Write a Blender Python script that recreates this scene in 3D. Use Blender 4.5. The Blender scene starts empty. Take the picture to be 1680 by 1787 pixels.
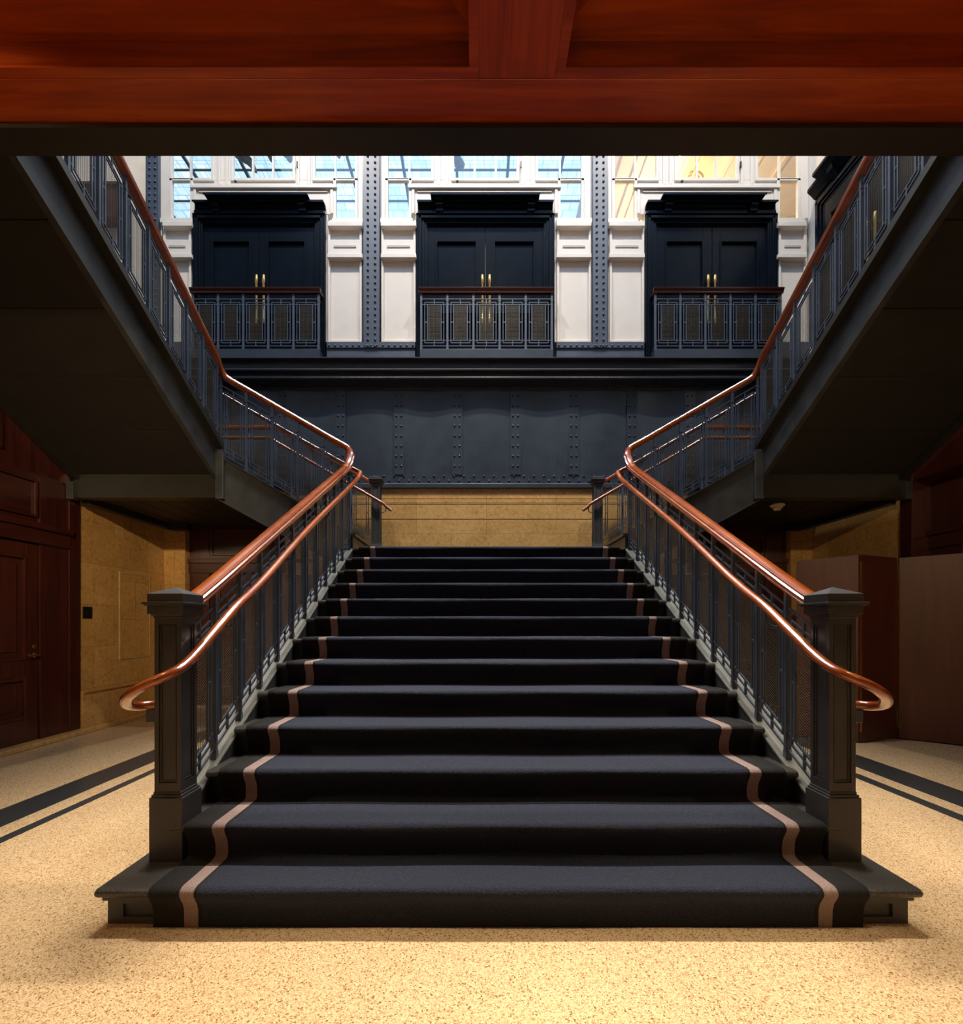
import bpy, math, random
from mathutils import Vector
random.seed(7)
S = bpy.context.scene
COL = S.collection
# ------------------------------------------------------------------ camera
F, VX, VY, H = 815.0, 834.0, 1088.0, 1.276       # focal length and vanishing point for a 1680x1787 frame, eye height
cam_d = bpy.data.cameras.new('camera'); cam = bpy.data.objects.new('camera', cam_d); COL.objects.link(cam)
cam.location = (0, 0, H); cam.rotation_euler = (math.pi/2, 0, 0)
cam_d.sensor_fit = 'HORIZONTAL'; cam_d.sensor_width = 36; cam_d.lens = 36*F/1680
cam_d.shift_x = (840-VX)/1680; cam_d.shift_y = (VY-893.5)/1680; cam_d.clip_start = .02
S.camera = cam
# ------------------------------------------------------------------ world, lights, exposure
S.view_settings.view_transform = 'Standard'; S.view_settings.look = 'None'
S.view_settings.exposure = 0.0; S.view_settings.gamma = 1.0; S.view_settings.use_curve_mapping = False
w = bpy.data.worlds.new('world'); S.world = w; w.use_nodes = True
w.node_tree.nodes['Background'].inputs[0].default_value = (.45, .62, 1, 1)
w.node_tree.nodes['Background'].inputs[1].default_value = .25
def lamp(kind, name, loc, energy, color, size=.1, rot=(0, 0, 0), **k):
    d = bpy.data.lights.new(name, kind); d.energy = energy; d.color = color
    if kind == 'AREA':
        d.shape = 'RECTANGLE'; d.size = size; d.size_y = k.get('size_y', size)
    else:
        d.shadow_soft_size = size
    if kind == 'SPOT':
        d.spot_size = math.radians(k.get('angle', 90)); d.spot_blend = k.get('blend', .5)
    o = bpy.data.objects.new(name, d); o.location = loc; o.rotation_euler = rot; COL.objects.link(o)
    return o
def aim(o, target):
    v = Vector(target)-o.location
    o.rotation_euler = v.to_track_quat('-Z', 'Y').to_euler()
# daylight from the roof glazing of the stair hall, the hall's spotlights, and two added lights
lamp('AREA', 'rooflight_daylight', (.1, 4.1, 11.4), 460, (.40, .63, 1), 9, size_y=5.4)
for sx, e in ((-2.9, 1600), (.13, 1150), (3.2, 1450)):
    o = lamp('SPOT', 'atrium_wall_spotlight', (sx, 3.4, 13.0), e, (1, .88, .74), .12, angle=80, blend=.5)
    aim(o, (sx, 7.0, 3.0))
o = lamp('AREA', 'added_stair_strip', (.13, 5.5, 10.8), 230, (1, .90, .76), 7.5, size_y=.12)  # added strip, shaped for a straight step shadow and soft newel shadows
aim(o, (.13, 2.2, 0)); o.data.spread = math.radians(52)
o = lamp('SPOT', 'added_marble_fill_spot', (.13, 3.6, 11.2), 1300, (1, .88, .72), .10, angle=34, blend=.8)  # added spot to brighten the marble behind the landing
aim(o, (.13, 7.0, 2.7))
# warm recessed downlights in the coffers of the entrance ceiling, then added unseen lamps
for x, y, e in ((-.42, 1.20, 430), (.92, 1.20, 430)):
    lamp('SPOT', 'coffer_downlight', (x, y, 4.1), e, (1, .86, .64), .06, angle=37, blend=1)
for x, y, e in ((-2.6, 1.5, 95), (2.85, 1.5, 95), (-2.6, -.6, 110), (2.85, -.6, 110)):
    lamp('SPOT', 'coffer_downlight', (x, y, 4.1), e, (1, .72, .42), .06, angle=115, blend=1)
for x in (-3.2, -1.5, .2, 1.9, 3.6):
    lamp('SPOT', 'added_ceiling_bounce_spot', (x, -1.3, 4.1), 650, (1, .78, .50), .06, angle=62, blend=1)  # added behind the camera so floor bounce lights the ceiling
for x, e, tx in ((-1.0, 1250, -4.7), (1.6, 380, 4.9)):
    o = lamp('SPOT', 'added_marble_wash_spot', (x, -1.5, 4.1), e, (1, .74, .42), .08, angle=34, blend=1)  # added spots to brighten the marble side walls
    aim(o, (tx, 6.3, 1.9))

# ------------------------------------------------------------------ materials
def nodes(name):
    m = bpy.data.materials.new(name); m.use_nodes = True
    n = m.node_tree.nodes; return m, n, m.node_tree.links, n['Principled BSDF']
def ramp(n, stops):
    r = n.new('ShaderNodeValToRGB'); e = r.color_ramp.elements
    while len(e) < len(stops): e.new(.5)
    for k, (p, c) in enumerate(stops): e[k].position = p; e[k].color = (*c, 1)
    return r
def texco(n, l, scale=(1, 1, 1)):
    t = n.new('ShaderNodeTexCoord'); mp = n.new('ShaderNodeMapping'); mp.inputs['Scale'].default_value = scale
    l.new(t.outputs['Object'], mp.inputs['Vector']); return mp.outputs['Vector']
def noise(n, l, vec, scale, detail=4, dist=0, rough=.5):
    t = n.new('ShaderNodeTexNoise'); t.inputs['Scale'].default_value = scale; t.inputs['Detail'].default_value = detail
    t.inputs['Distortion'].default_value = dist; t.inputs['Roughness'].default_value = rough
    l.new(vec, t.inputs['Vector']); return t
def bump(n, l, b, src, strength, dist=.01):
    bp = n.new('ShaderNodeBump'); bp.inputs['Strength'].default_value = strength; bp.inputs['Distance'].default_value = dist
    l.new(src, bp.inputs['Height']); l.new(bp.outputs['Normal'], b.inputs['Normal'])
def paint(name, c, rough=.4, coat=0, vary=.15, metal=0, bmp=.05):
    m, n, l, b = nodes(name)
    t = noise(n, l, texco(n, l), 6, 5)
    r = ramp(n, [(.3, tuple(x*(1-vary) for x in c)), (.7, tuple(min(1, x*(1+vary)) for x in c))])
    l.new(t.outputs['Fac'], r.inputs['Fac']); l.new(r.outputs['Color'], b.inputs['Base Color'])
    b.inputs['Roughness'].default_value = rough; b.inputs['Coat Weight'].default_value = coat; b.inputs['Metallic'].default_value = metal
    if bmp: bump(n, l, b, noise(n, l, texco(n, l), 40, 3).outputs['Fac'], bmp, .002)
    return m
def wood(name, axis, dark, mid, light, rough=.28, coat=.4, fine=16):
    m, n, l, b = nodes(name)
    sc = [fine, fine, fine]; sc[axis] = .9
    t = noise(n, l, texco(n, l, sc), 1.0, 7, 1.2, .6)
    t2 = noise(n, l, texco(n, l, [s*.12 for s in sc]), 2.0, 3, .6)
    mx = n.new('ShaderNodeMath'); mx.operation = 'MULTIPLY_ADD'; mx.inputs[1].default_value = .6
    mm = n.new('ShaderNodeMath'); mm.operation = 'MULTIPLY'; mm.inputs[1].default_value = .4
    l.new(t2.outputs['Fac'], mm.inputs[0]); l.new(t.outputs['Fac'], mx.inputs[0]); l.new(mm.outputs[0], mx.inputs[2])
    r = ramp(n, [(.32, dark), (.5, mid), (.68, light)])
    l.new(mx.outputs[0], r.inputs['Fac']); l.new(r.outputs['Color'], b.inputs['Base Color'])
    b.inputs['Roughness'].default_value = rough; b.inputs['Coat Weight'].default_value = coat; b.inputs['Coat Roughness'].default_value = .12
    return m
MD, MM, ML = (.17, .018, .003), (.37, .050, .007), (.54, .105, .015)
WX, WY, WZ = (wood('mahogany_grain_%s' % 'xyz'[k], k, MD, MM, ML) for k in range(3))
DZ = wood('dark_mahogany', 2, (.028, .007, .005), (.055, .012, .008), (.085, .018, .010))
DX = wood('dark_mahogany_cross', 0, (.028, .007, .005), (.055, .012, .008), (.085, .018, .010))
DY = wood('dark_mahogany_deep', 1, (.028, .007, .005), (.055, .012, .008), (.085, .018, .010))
RAIL = wood('polished_handrail_wood', 1, (.18, .034, .006), (.29, .062, .010), (.39, .10, .017), .22, 1.0, 9)
PLY = wood('plywood_screen', 2, (.055, .014, .007), (.08, .020, .010), (.11, .028, .013), .45, .1, 7)
STEEL = paint('blue_black_steel_paint', (.032, .043, .060), .32, .1)
IRON = paint('grey_blue_iron_paint', (.058, .076, .108), .4, .1)
NEWEL = paint('dark_iron_newel_paint', (.045, .045, .047), .45, .1)
STRING = paint('stringer_paint', (.038, .041, .041), .5, 0, .35)
DOOR = paint('blue_black_door_gloss', (.004, .007, .012), .24, 0)
DOOR.node_tree.nodes['Principled BSDF'].inputs['Specular IOR Level'].default_value = .09
SOFF = paint('soffit_dark_paint', (.015, .013, .011), .6)
DARK = paint('beam_dark_paint', (.018, .017, .014), .45)
WHITE = paint('ivory_woodwork', (.74, .69, .61), .4, 0, .03)
CREAM = paint('cream_plaster', (.80, .72, .60), .6, 0, .04)
BRASS = paint('brass', (.80, .50, .17), .28, 0, .12, 1)
RISER = paint('dark_riser_paint', (.014, .016, .016), .35, .1)
BLACK = paint('black_plastic', (.006, .006, .006), .4)
IVORY = paint('ivory_plastic', (.62, .52, .36), .5)
GREYB = paint('suspended_grey_brown', (.20, .16, .12), .7, 0, .3)
def stone_tread():
    m, n, l, b = nodes('dark_granite')
    t = noise(n, l, texco(n, l), 160, 3, 0, .7)
    r = ramp(n, [(.35, (.018, .018, .016)), (.62, (.075, .072, .062)), (.75, (.15, .14, .12))])
    l.new(t.outputs['Fac'], r.inputs['Fac']); l.new(r.outputs['Color'], b.inputs['Base Color']); b.inputs['Roughness'].default_value = .35
    return m
GRAN = stone_tread()
def terrazzo():
    m, n, l, b = nodes('terrazzo'); v = texco(n, l)
    def chips(scale, stops):
        t = n.new('ShaderNodeTexVoronoi'); t.inputs['Scale'].default_value = scale; l.new(v, t.inputs['Vector'])
        sp = n.new('ShaderNodeSeparateColor'); l.new(t.outputs['Color'], sp.inputs[0])
        r = ramp(n, stops); r.color_ramp.interpolation = 'CONSTANT'; l.new(sp.outputs[0], r.inputs['Fac']); return r
    r = chips(300, [(0, (.34, .20, .095)), (.09, (.48, .31, .15)), (.28, (.57, .40, .215)), (.55, (.62, .46, .26)), (.82, (.67, .53, .34))])
    r2 = chips(190, [(0, (.42, .30, .20)), (.05, (.72, .60, .48)), (.14, (1, 1, 1))])
    big = noise(n, l, v, 1.3, 3)
    mx = n.new('ShaderNodeMix'); mx.data_type = 'RGBA'; mx.blend_type = 'MULTIPLY'; mx.inputs[0].default_value = 1
    l.new(r.outputs['Color'], mx.inputs[6]); l.new(r2.outputs['Color'], mx.inputs[7])
    r3 = ramp(n, [(.3, (.90, .88, .86)), (.7, (1, 1, 1))]); l.new(big.outputs['Fac'], r3.inputs['Fac'])
    m2 = n.new('ShaderNodeMix'); m2.data_type = 'RGBA'; m2.blend_type = 'MULTIPLY'; m2.inputs[0].default_value = 1
    l.new(mx.outputs[2], m2.inputs[6]); l.new(r3.outputs['Color'], m2.inputs[7]); l.new(m2.outputs[2], b.inputs['Base Color'])
    b.inputs['Roughness'].default_value = .22
    return m
TERR = terrazzo()
def inlay():
    m, n, l, b = nodes('dark_terrazzo')
    t = noise(n, l, texco(n, l), 150, 3, 0, .6)
    r = ramp(n, [(.35, (.010, .012, .013)), (.7, (.045, .048, .048))]); l.new(t.outputs['Fac'], r.inputs['Fac'])
    l.new(r.outputs['Color'], b.inputs['Base Color']); b.inputs['Roughness'].default_value = .28; return m
INLAY = inlay()
def marble(name, axes, bw=.9, bh=.55):
    m, n, l, b = nodes(name); v = texco(n, l)
    a = noise(n, l, v, 22, 8, .8, .65); c = noise(n, l, v, 2.2, 4, .5)
    r = ramp(n, [(.30, (.48, .25, .075)), (.45, (.64, .38, .135)), (.6, (.71, .45, .18)), (.75, (.76, .52, .24))])
    l.new(a.outputs['Fac'], r.inputs['Fac'])
    sp = n.new('ShaderNodeSeparateXYZ'); cb = n.new('ShaderNodeCombineXYZ'); l.new(v, sp.inputs[0])
    l.new(sp.outputs[axes[0]], cb.inputs[0]); l.new(sp.outputs[axes[1]], cb.inputs[1])
    br = n.new('ShaderNodeTexBrick'); l.new(cb.outputs[0], br.inputs['Vector']); br.inputs['Scale'].default_value = 1
    br.inputs['Brick Width'].default_value = bw; br.inputs['Row Height'].default_value = bh; br.inputs['Mortar Size'].default_value = .0022
    br.inputs['Color1'].default_value = (1, 1, 1, 1); br.inputs['Color2'].default_value = (.84, .82, .78, 1); br.inputs['Mortar'].default_value = (.42, .36, .3, 1)
    mx = n.new('ShaderNodeMix'); mx.data_type = 'RGBA'; mx.blend_type = 'MULTIPLY'; mx.inputs[0].default_value = 1
    l.new(r.outputs['Color'], mx.inputs[6]); l.new(br.outputs['Color'], mx.inputs[7])
    r3 = ramp(n, [(.35, (.82, .80, .76)), (.7, (1, 1, 1))]); l.new(c.outputs['Fac'], r3.inputs['Fac'])
    m2 = n.new('ShaderNodeMix'); m2.data_type = 'RGBA'; m2.blend_type = 'MULTIPLY'; m2.inputs[0].default_value = 1
    l.new(mx.outputs[2], m2.inputs[6]); l.new(r3.outputs['Color'], m2.inputs[7]); l.new(m2.outputs[2], b.inputs['Base Color'])
    b.inputs['Roughness'].default_value = .16
    return m
MARX = marble('gold_marble_back', (0, 2), 1.05, .62); MARY = marble('gold_marble_side', (1, 2), .62, .5)
def carpet(name, lo, hi, scale=150, sheen=.12):
    m, n, l, b = nodes(name); v = texco(n, l)
    t = noise(n, l, v, scale, 2, 0, .7); t2 = noise(n, l, v, 5, 3)
    r = ramp(n, [(.40, lo), (.66, hi)]); l.new(t.outputs['Fac'], r.inputs['Fac'])
    l.new(r.outputs['Color'], b.inputs['Base Color'])
    b.inputs['Roughness'].default_value = .95; b.inputs['Sheen Weight'].default_value = sheen; b.inputs['Sheen Roughness'].default_value = .5
    b.inputs['Sheen Tint'].default_value = (*[min(1, x*6+.1) for x in hi], 1)
    bump(n, l, b, t.outputs['Fac'], .9, .006)
    return m
NAVY = carpet('navy_carpet_pile', (.002, .003, .007), (.014, .020, .044))
BORD = carpet('black_carpet_pile', (.003, .0025, .002), (.009, .007, .0055), 150, .03); BAND = carpet('mauve_beige_carpet_band', (.22, .15, .13), (.36, .26, .23), 240, .05)
def glass():
    m, n, l, b = nodes('window_glass'); n.remove(b)
    t = n.new('ShaderNodeBsdfTransparent'); g = n.new('ShaderNodeBsdfGlossy'); g.inputs['Roughness'].default_value = .03
    x = n.new('ShaderNodeMixShader'); x.inputs[0].default_value = .07
    l.new(t.outputs[0], x.inputs[1]); l.new(g.outputs[0], x.inputs[2]); l.new(x.outputs[0], n['Material Output'].inputs[0])
    return m
GLASS = glass()
def laylight():
    # daylight coming down through leaded glass: the pane glows, the cames between its pieces are dark
    m, n, l, b = nodes('leaded_laylight_glass'); v = texco(n, l)
    sp = n.new('ShaderNodeSeparateXYZ'); cb = n.new('ShaderNodeCombineXYZ'); l.new(v, sp.inputs[0]); l.new(sp.outputs[0], cb.inputs[0]); l.new(sp.outputs[1], cb.inputs[1])
    def brick(bw, rh, off, mort):
        br = n.new('ShaderNodeTexBrick'); l.new(cb.outputs[0], br.inputs['Vector']); br.inputs['Scale'].default_value = 1; br.offset = off
        br.inputs['Brick Width'].default_value = bw; br.inputs['Row Height'].default_value = rh; br.inputs['Mortar Size'].default_value = mort; br.inputs['Mortar Smooth'].default_value = 0
        br.inputs['Color1'].default_value = (.70, .89, 1, 1); br.inputs['Color2'].default_value = (.92, .985, 1, 1); br.inputs['Mortar'].default_value = (.44, .66, .80, 1)
        return br
    b1 = brick(.34, .22, .5, .010); b2 = brick(.23, .40, .35, .008)
    mx = n.new('ShaderNodeMix'); mx.data_type = 'RGBA'; mx.blend_type = 'MULTIPLY'; mx.inputs[0].default_value = 1
    l.new(b1.outputs['Color'], mx.inputs[6]); l.new(b2.outputs['Color'], mx.inputs[7])
    l.new(mx.outputs[2], b.inputs['Emission Color']); b.inputs['Emission Strength'].default_value = 1.2
    b.inputs['Base Color'].default_value = (.1, .12, .14, 1); b.inputs['Roughness'].default_value = .3
    return m
LAY = laylight()
def glow(name, c, s):
    m, n, l, b = nodes(name); b.inputs['Base Color'].default_value = (*c, 1); b.inputs['Emission Color'].default_value = (*c, 1); b.inputs['Emission Strength'].default_value = s; return m

# ------------------------------------------------------------------ mesh helpers
class MB:
    def __init__(s): s.v, s.f = [], []
    def add(s, vs, fs):
        o = len(s.v); s.v += [tuple(v) for v in vs]; s.f += [tuple(i+o for i in f) for f in fs]; return s
    def box(s, x0, x1, y0, y1, z0, z1):
        x0, x1 = sorted((x0, x1)); y0, y1 = sorted((y0, y1)); z0, z1 = sorted((z0, z1))
        return s.add([(x0, y0, z0), (x1, y0, z0), (x1, y1, z0), (x0, y1, z0), (x0, y0, z1), (x1, y0, z1), (x1, y1, z1), (x0, y1, z1)],
                     [(3, 2, 1, 0), (4, 5, 6, 7), (0, 1, 5, 4), (1, 2, 6, 5), (2, 3, 7, 6), (3, 0, 4, 7)])
    def hexa(s, p):      # eight corners, bottom ring then top ring
        return s.add(p, [(3, 2, 1, 0), (4, 5, 6, 7), (0, 1, 5, 4), (1, 2, 6, 5), (2, 3, 7, 6), (3, 0, 4, 7)])
    def prism(s, poly, axis, a, b):   # polygon in the other two axes, extruded along axis
        n = len(poly)
        def mk(t, p):
            c = list(p); c.insert(axis, t); return tuple(c)
        return s.add([mk(a, p) for p in poly]+[mk(b, p) for p in poly],
                     [tuple(range(n))[::-1], tuple(range(n, 2*n))]+[(i, (i+1) % n, n+(i+1) % n, n+i) for i in range(n)])
    def sweep(s, path, prof, up=Vector((0, 0, 1))):
        n = len(prof); P = [Vector(p) for p in path]; rings = []; last = None
        for i, p in enumerate(P):
            t = (P[min(i+1, len(P)-1)]-P[max(i-1, 0)]).normalized()
            side = t.cross(up)
            side = side.normalized() if side.length > 1e-4 else last
            last = side; u = side.cross(t).normalized()
            rings += [p+side*a+u*b for a, b in prof]
        fs = []
        for i in range(len(P)-1):
            for k in range(n): fs.append((i*n+k, i*n+(k+1) % n, (i+1)*n+(k+1) % n, (i+1)*n+k))
        fs += [tuple(range(n))[::-1], tuple(range((len(P)-1)*n, len(P)*n))]
        return s.add(rings, fs)
    def lathe(s, c, prof, seg=20, axis=2):
        n = len(prof); vs = []
        for k in range(seg):
            a = 2*math.pi*k/seg
            for r, z in prof:
                q = (r*math.cos(a), r*math.sin(a), z)
                if axis == 1: q = (q[0], z, q[1])
                if axis == 0: q = (z, q[0], q[1])
                vs.append((c[0]+q[0], c[1]+q[1], c[2]+q[2]))
        fs = [(k*n+i, ((k+1) % seg)*n+i, ((k+1) % seg)*n+i+1, k*n+i+1) for k in range(seg) for i in range(n-1)]
        fs += [tuple(k*n for k in range(seg))[::-1], tuple(k*n+n-1 for k in range(seg))]
        return s.add(vs, fs)
    def rivet(s, x, y, z, r=.017, d=(0, -1, 0)):
        seg = 8; vs = []
        D = Vector(d); a = Vector((0, 0, 1)); b = D.cross(a)
        for rr, h in ((1, 0), (.82, .57), (.54, .84), (.24, .97)):
            for k in range(seg):
                t = 2*math.pi*k/seg; vs.append(Vector((x, y, z))+(a*math.sin(t)+b*math.cos(t))*r*rr+D*r*h)
        fs = [(j*seg+k, j*seg+(k+1) % seg, (j+1)*seg+(k+1) % seg, (j+1)*seg+k) for j in range(3) for k in range(seg)]
        fs.append(tuple(range(3*seg, 4*seg)))
        return s.add(vs, fs)
WL = {}
def mesh_of(name, mb, mat, smooth=False):
    me = bpy.data.meshes.new(name); me.from_pydata(mb.v, [], mb.f); me.update()
    me.materials.append(mat)
    if smooth:
        for p in me.polygons: p.use_smooth = True
    return me
def fix_normals(me):
    import bmesh
    bm = bmesh.new(); bm.from_mesh(me); bmesh.ops.recalc_face_normals(bm, faces=bm.faces); bm.to_mesh(me); bm.free()
def obj(name, mb, mat, parent=None, bevel=0, smooth=False, seg=2, auto=None):
    xs, ys, zs = zip(*mb.v)
    org = Vector(((min(xs)+max(xs))/2, (min(ys)+max(ys))/2, min(zs)))
    mb.v = [(x-org.x, y-org.y, z-org.z) for x, y, z in mb.v]
    me = mesh_of(name, mb, mat, smooth); fix_normals(me)
    if smooth and auto: me.set_sharp_from_angle(angle=math.radians(auto))
    o = bpy.data.objects.new(name, me); COL.objects.link(o)
    if parent: o.parent = parent; o.location = org-WL[parent.name]
    else: o.location = org
    WL[o.name] = org
    if bevel:
        b = o.modifiers.new('edge', 'BEVEL'); b.width = bevel; b.segments = seg; b.limit_method = 'ANGLE'; b.angle_limit = math.radians(40)
    return o
def inst(name, me, loc, parent):
    o = bpy.data.objects.new(name, me); COL.objects.link(o); o.parent = parent
    o.location = Vector(loc)-WL[parent.name]; WL[o.name] = Vector(loc); return o
def tag(o, label, cat, group=None, kind=None):
    o['label'] = label; o['category'] = cat
    if group: o['group'] = group
    if kind: o['kind'] = kind
    return o
GROUPS = dict(balustrade='iron balustrades of the staircase', handrail='wooden handrails of the staircase', grab_rail='lower wooden rails of the staircase', newel_post='newel posts of the staircase',
              stair_flight='flights of the staircase', corner_landing='corner landings', pilaster='ivory pilasters beside the upper doors', riveted_column='riveted steel columns on the back wall', balcony_railing='balcony railings under the upper doors')
def thing(name, loc, label, cat, group=None, kind=None):
    group = group or GROUPS.get(name)
    o = bpy.data.objects.new(name, None); COL.objects.link(o); o.location = loc; o.empty_display_size = .1
    WL[o.name] = Vector(loc); return tag(o, label, cat, group, kind)
def struct(name, mb, mat, label, cat, parent=None, **k):
    return tag(obj(name, mb, mat, parent, **k), label, cat, None, 'structure')
def at(x, y, Y): return ((x-VX)*Y/F, Y, H+(VY-y)*Y/F)
def px(x, Y): return (x-VX)*Y/F
def pz(y, Y): return H+(VY-y)*Y/F
def smooth_path(pts, k=6):
    P = [Vector(p) for p in pts]; out = []
    for i in range(len(P)-1):
        p0, p1, p2, p3 = P[max(i-1, 0)], P[i], P[i+1], P[min(i+2, len(P)-1)]
        for j in range(k):
            t = j/k
            out.append(.5*((2*p1)+(p2-p0)*t+(2*p0-5*p1+4*p2-p3)*t*t+(3*p1-p0-3*p2+p3)*t**3))
    return out+[P[-1]]
# ------------------------------------------------------------------ plan constants
XC = .127                      # axis of the stair
R, G, D0 = .165, .288, 1.922   # riser, going, plane of the first riser in the regular series
YR = lambda i: 1.975 if i == 1 else D0+(i-1)*G
AB, YF, YB, YW = 1.60, 5.33, 6.70, 7.0
Z1, Z2, Z3 = 13*R, 19*R, 5.26
SIDES = ((-1, 'left'), (1, 'right'))
def X(s, a): return XC+s*a
# ================================================================== STRUCTURE
# floor with dark inlay strips
struct('floor', MB().box(-5.4, 5.6, -3.2, 7.2, -.2, 0), TERR, 'speckled cream terrazzo floor around the foot of the staircase', 'floor')
for nm, x0, x1, lab in (('trim_1', -3.27, -2.99, 'wide dark strip in the terrazzo left of the stairs'), ('trim_2', -2.845, -2.77, 'narrow dark strip in the terrazzo left of the stairs'),
                        ('trim_3', 3.363, 3.68, 'wide dark strip in the terrazzo right of the stairs'), ('trim_4', 3.12, 3.222, 'narrow dark strip in the terrazzo right of the stairs')):
    struct(nm, MB().box(x0, x1, -3.1, 6.9, -.05, .0015), INLAY, lab, 'floor inlay')
struct('wall_front', MB().box(-5.4, 5.6, -3.4, -3.2, 0, 5.3), CREAM, 'cream wall behind the viewer', 'wall')
struct('wall_left', MB().box(-5.1, -4.9, -3.2, 7.2, 0, 5.2), DARK, 'left wall behind the marble and the wooden door', 'wall')
struct('wall_right', MB().box(5.2, 5.4, -3.2, 7.2, 0, 10.4), DARK, 'right wall behind the marble and the wooden screen', 'wall')
struct('wall_back', MB().box(-8.2, 5.4, 7.1, 7.3, 0, pz(388, 7.05)), CREAM, 'tall back wall carrying the doors and steel panels', 'wall')
struct('wall_upper', MB().box(-8.2, px(262, 7.05), 7.1, 7.3, pz(388, 7.05), 11.2).box(px(262, 7.05), 5.4, 7.1, 7.3, 9.6, 11.2), CREAM, 'plain cream wall above the first floor at the left end', 'wall')
struct('wall_gallery', MB().box(-8.2, -8.0, -3.2, 7.2, 5.0, 11.2), CREAM, 'cream end wall of the upper gallery at left', 'wall')
struct('floor_gallery', MB().box(-8.2, -4.9, -3.2, 7.1, 4.98, 5.2), SOFF, 'upper gallery floor at left behind the stair railing', 'floor')
struct('floor_upper', MB().box(-4.9, 5.2, -3.2, 2.2, 4.95, 4.99), SOFF, 'upper floor above the wooden ceiling', 'floor')
struct('wall_upper_front', MB().box(-8.2, 5.4, -3.4, -3.2, 5.3, 11.2), CREAM, 'cream upper wall above the entrance', 'wall')
# marble facings on the ground floor
mb = MB().box(-4.9, -4.65, 5.45, 7.1, 0, 2.72)
struct('wall_left_marble', mb, MARY, 'glossy gold marble wall left of the stairs with a black plate on it', 'wall')
mb = MB().box(4.95, 5.2, 5.45, 7.1, 0, 2.72)
struct('wall_right_marble', mb, MARY, 'glossy gold marble wall right of the stairs behind the folding screen', 'wall')
struct('trim_5', MB().box(-4.65, -4.34, 6.92, 7.1, 0, 2.72), MARX, 'narrow gold marble pier in the left corner under the landing', 'pier')
struct('trim_6', MB().box(4.63, 4.95, 6.92, 7.1, 0, 2.72), MARX, 'narrow gold marble pier in the right corner under the landing', 'pier')
mb = MB().box(X(-1, 3.0), X(1, 3.0), 6.985, 7.1, 2.0, pz(851, 7))
for y0, y1, d in ((868, 870.5, .003), (871.5, 878, .005), (879, 880.5, .003), (902.5, 906, .004)):
    mb.box(X(-1, 3.0), X(1, 3.0), 6.985-d, 6.985, pz(y1, 7), pz(y0, 7))
struct('wall_back_marble', mb, MARX, 'band of honey marble behind the middle landing between the rear newels', 'wall')
# baseboards and ledges along the side walls
mb = MB().box(-4.65, -4.625, 5.47, 6.92, .05, .46).box(-4.65, -4.60, 5.47, 6.92, .46, .475)
struct('baseboard_left', mb, MARY, 'marble plinth with a pale lip along the left marble wall', 'baseboard')
struct('baseboard_right', MB().box(4.925, 4.95, 5.47, 6.92, .05, .46).box(4.90, 4.95, 5.47, 6.92, .46, .475), MARY, 'marble plinth along the right marble wall', 'baseboard')
for nm, x0, x1, sd in (('trim_7', -4.9, -4.5, 'left'), ('trim_8', 4.8, 5.2, 'right')):
    pass
struct('trim_7', MB().box(-4.9, -4.53, -3.2, 6.9, 0, .05), MARY, 'low stone kerb along the foot of the left wall', 'kerb', bevel=.008)
# ------------------------------------------------------------------ wooden coffered ceiling near the viewer
ZS, YE, YN, ZC = 3.9325, 2.5, 2.279, 4.137
mb = MB().box(-4.9, 5.2, -3.2, 2.28, 4.45, 4.6)
struct('ceiling', mb, WX, 'red mahogany coffered ceiling above the viewer', 'ceiling')
mb = MB().box(-4.9, 5.2, YN, YE, ZS, 4.45)
struct('trim_9', mb, WX, 'wide mahogany edge beam along the front of the coffered ceiling', 'beam', bevel=.004)
cb = [(-3.66, -3.285), (.003, .375), (3.665, 4.04)]
for k, (a, b) in enumerate(cb):
    struct('trim_%d' % (10+k), MB().box(a, b, -3.2, YN-.001, ZS+.002, 4.45), WY, ('mahogany cross beam at the left of the ceiling', 'mahogany cross beam in the middle of the ceiling', 'mahogany cross beam at the right of the ceiling')[k], 'beam', bevel=.004)
# stepped coffer frames, mitred at the corners, with a bead at the foot
edges = [-4.9]+[e for c in cb for e in c]+[5.2]
for k in range(4):
    a, b = edges[2*k], edges[2*k+1]; fw = .34
    t = thing('ceiling_coffer', ((a+b)/2, YN-1, ZS), ('mahogany coffer at the far left of the ceiling', 'mahogany ceiling coffer left of the middle cross beam', 'mahogany ceiling coffer right of the middle cross beam', 'mahogany coffer at the far right of the ceiling')[k], 'ceiling coffer', None, 'structure')
    fr = MB().prism([(a, YN), (b, YN), (b-fw, YN-fw), (a+fw, YN-fw)], 2, ZC, 4.45)
    obj('frame_front', fr, WX, t)
    obj('frame_side', MB().prism([(a, YN-.002), (a+fw, YN-fw-.002), (a+fw, -3), (a, -3)], 2, ZC-.001, 4.45), WY, t)
    obj('frame_side', MB().prism([(b, YN-.002), (b-fw, YN-fw-.002), (b-fw, -3), (b, -3)], 2, ZC-.001, 4.45), WY, t)
    prof = [(0, 0), (-.045, 0), (-.045, .008), (-.035, .016), (-.030, .026), (-.018, .032), (-.008, .046), (0, .05)]
    bead = MB().prism([(YN+y+.0, ZS+z+.003) for y, z in prof], 0, a, b)
    for e, sg in ((a, 1), (b, -1)): bead.prism([(e-sg*y, ZS+z+.003) for y, z in prof], 1, -3, YN-.046)
    obj('bead_moulding', bead, WX, t)
    # upper step in front of the mitred frame
    obj('step_moulding', MB().box(a, b, YN-.012, YN, ZC-.018, ZC), WX, t)
# dark steel beam in front of the opening
mb = MB().box(-4.9, 5.2, 2.472, 2.622, 3.90, 3.925).box(-4.9, 5.2, 2.53, 2.56, 3.925, 4.44)
struct('trim_13', mb, DARK, 'black steel beam along the edge of the wooden ceiling', 'beam')
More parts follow.
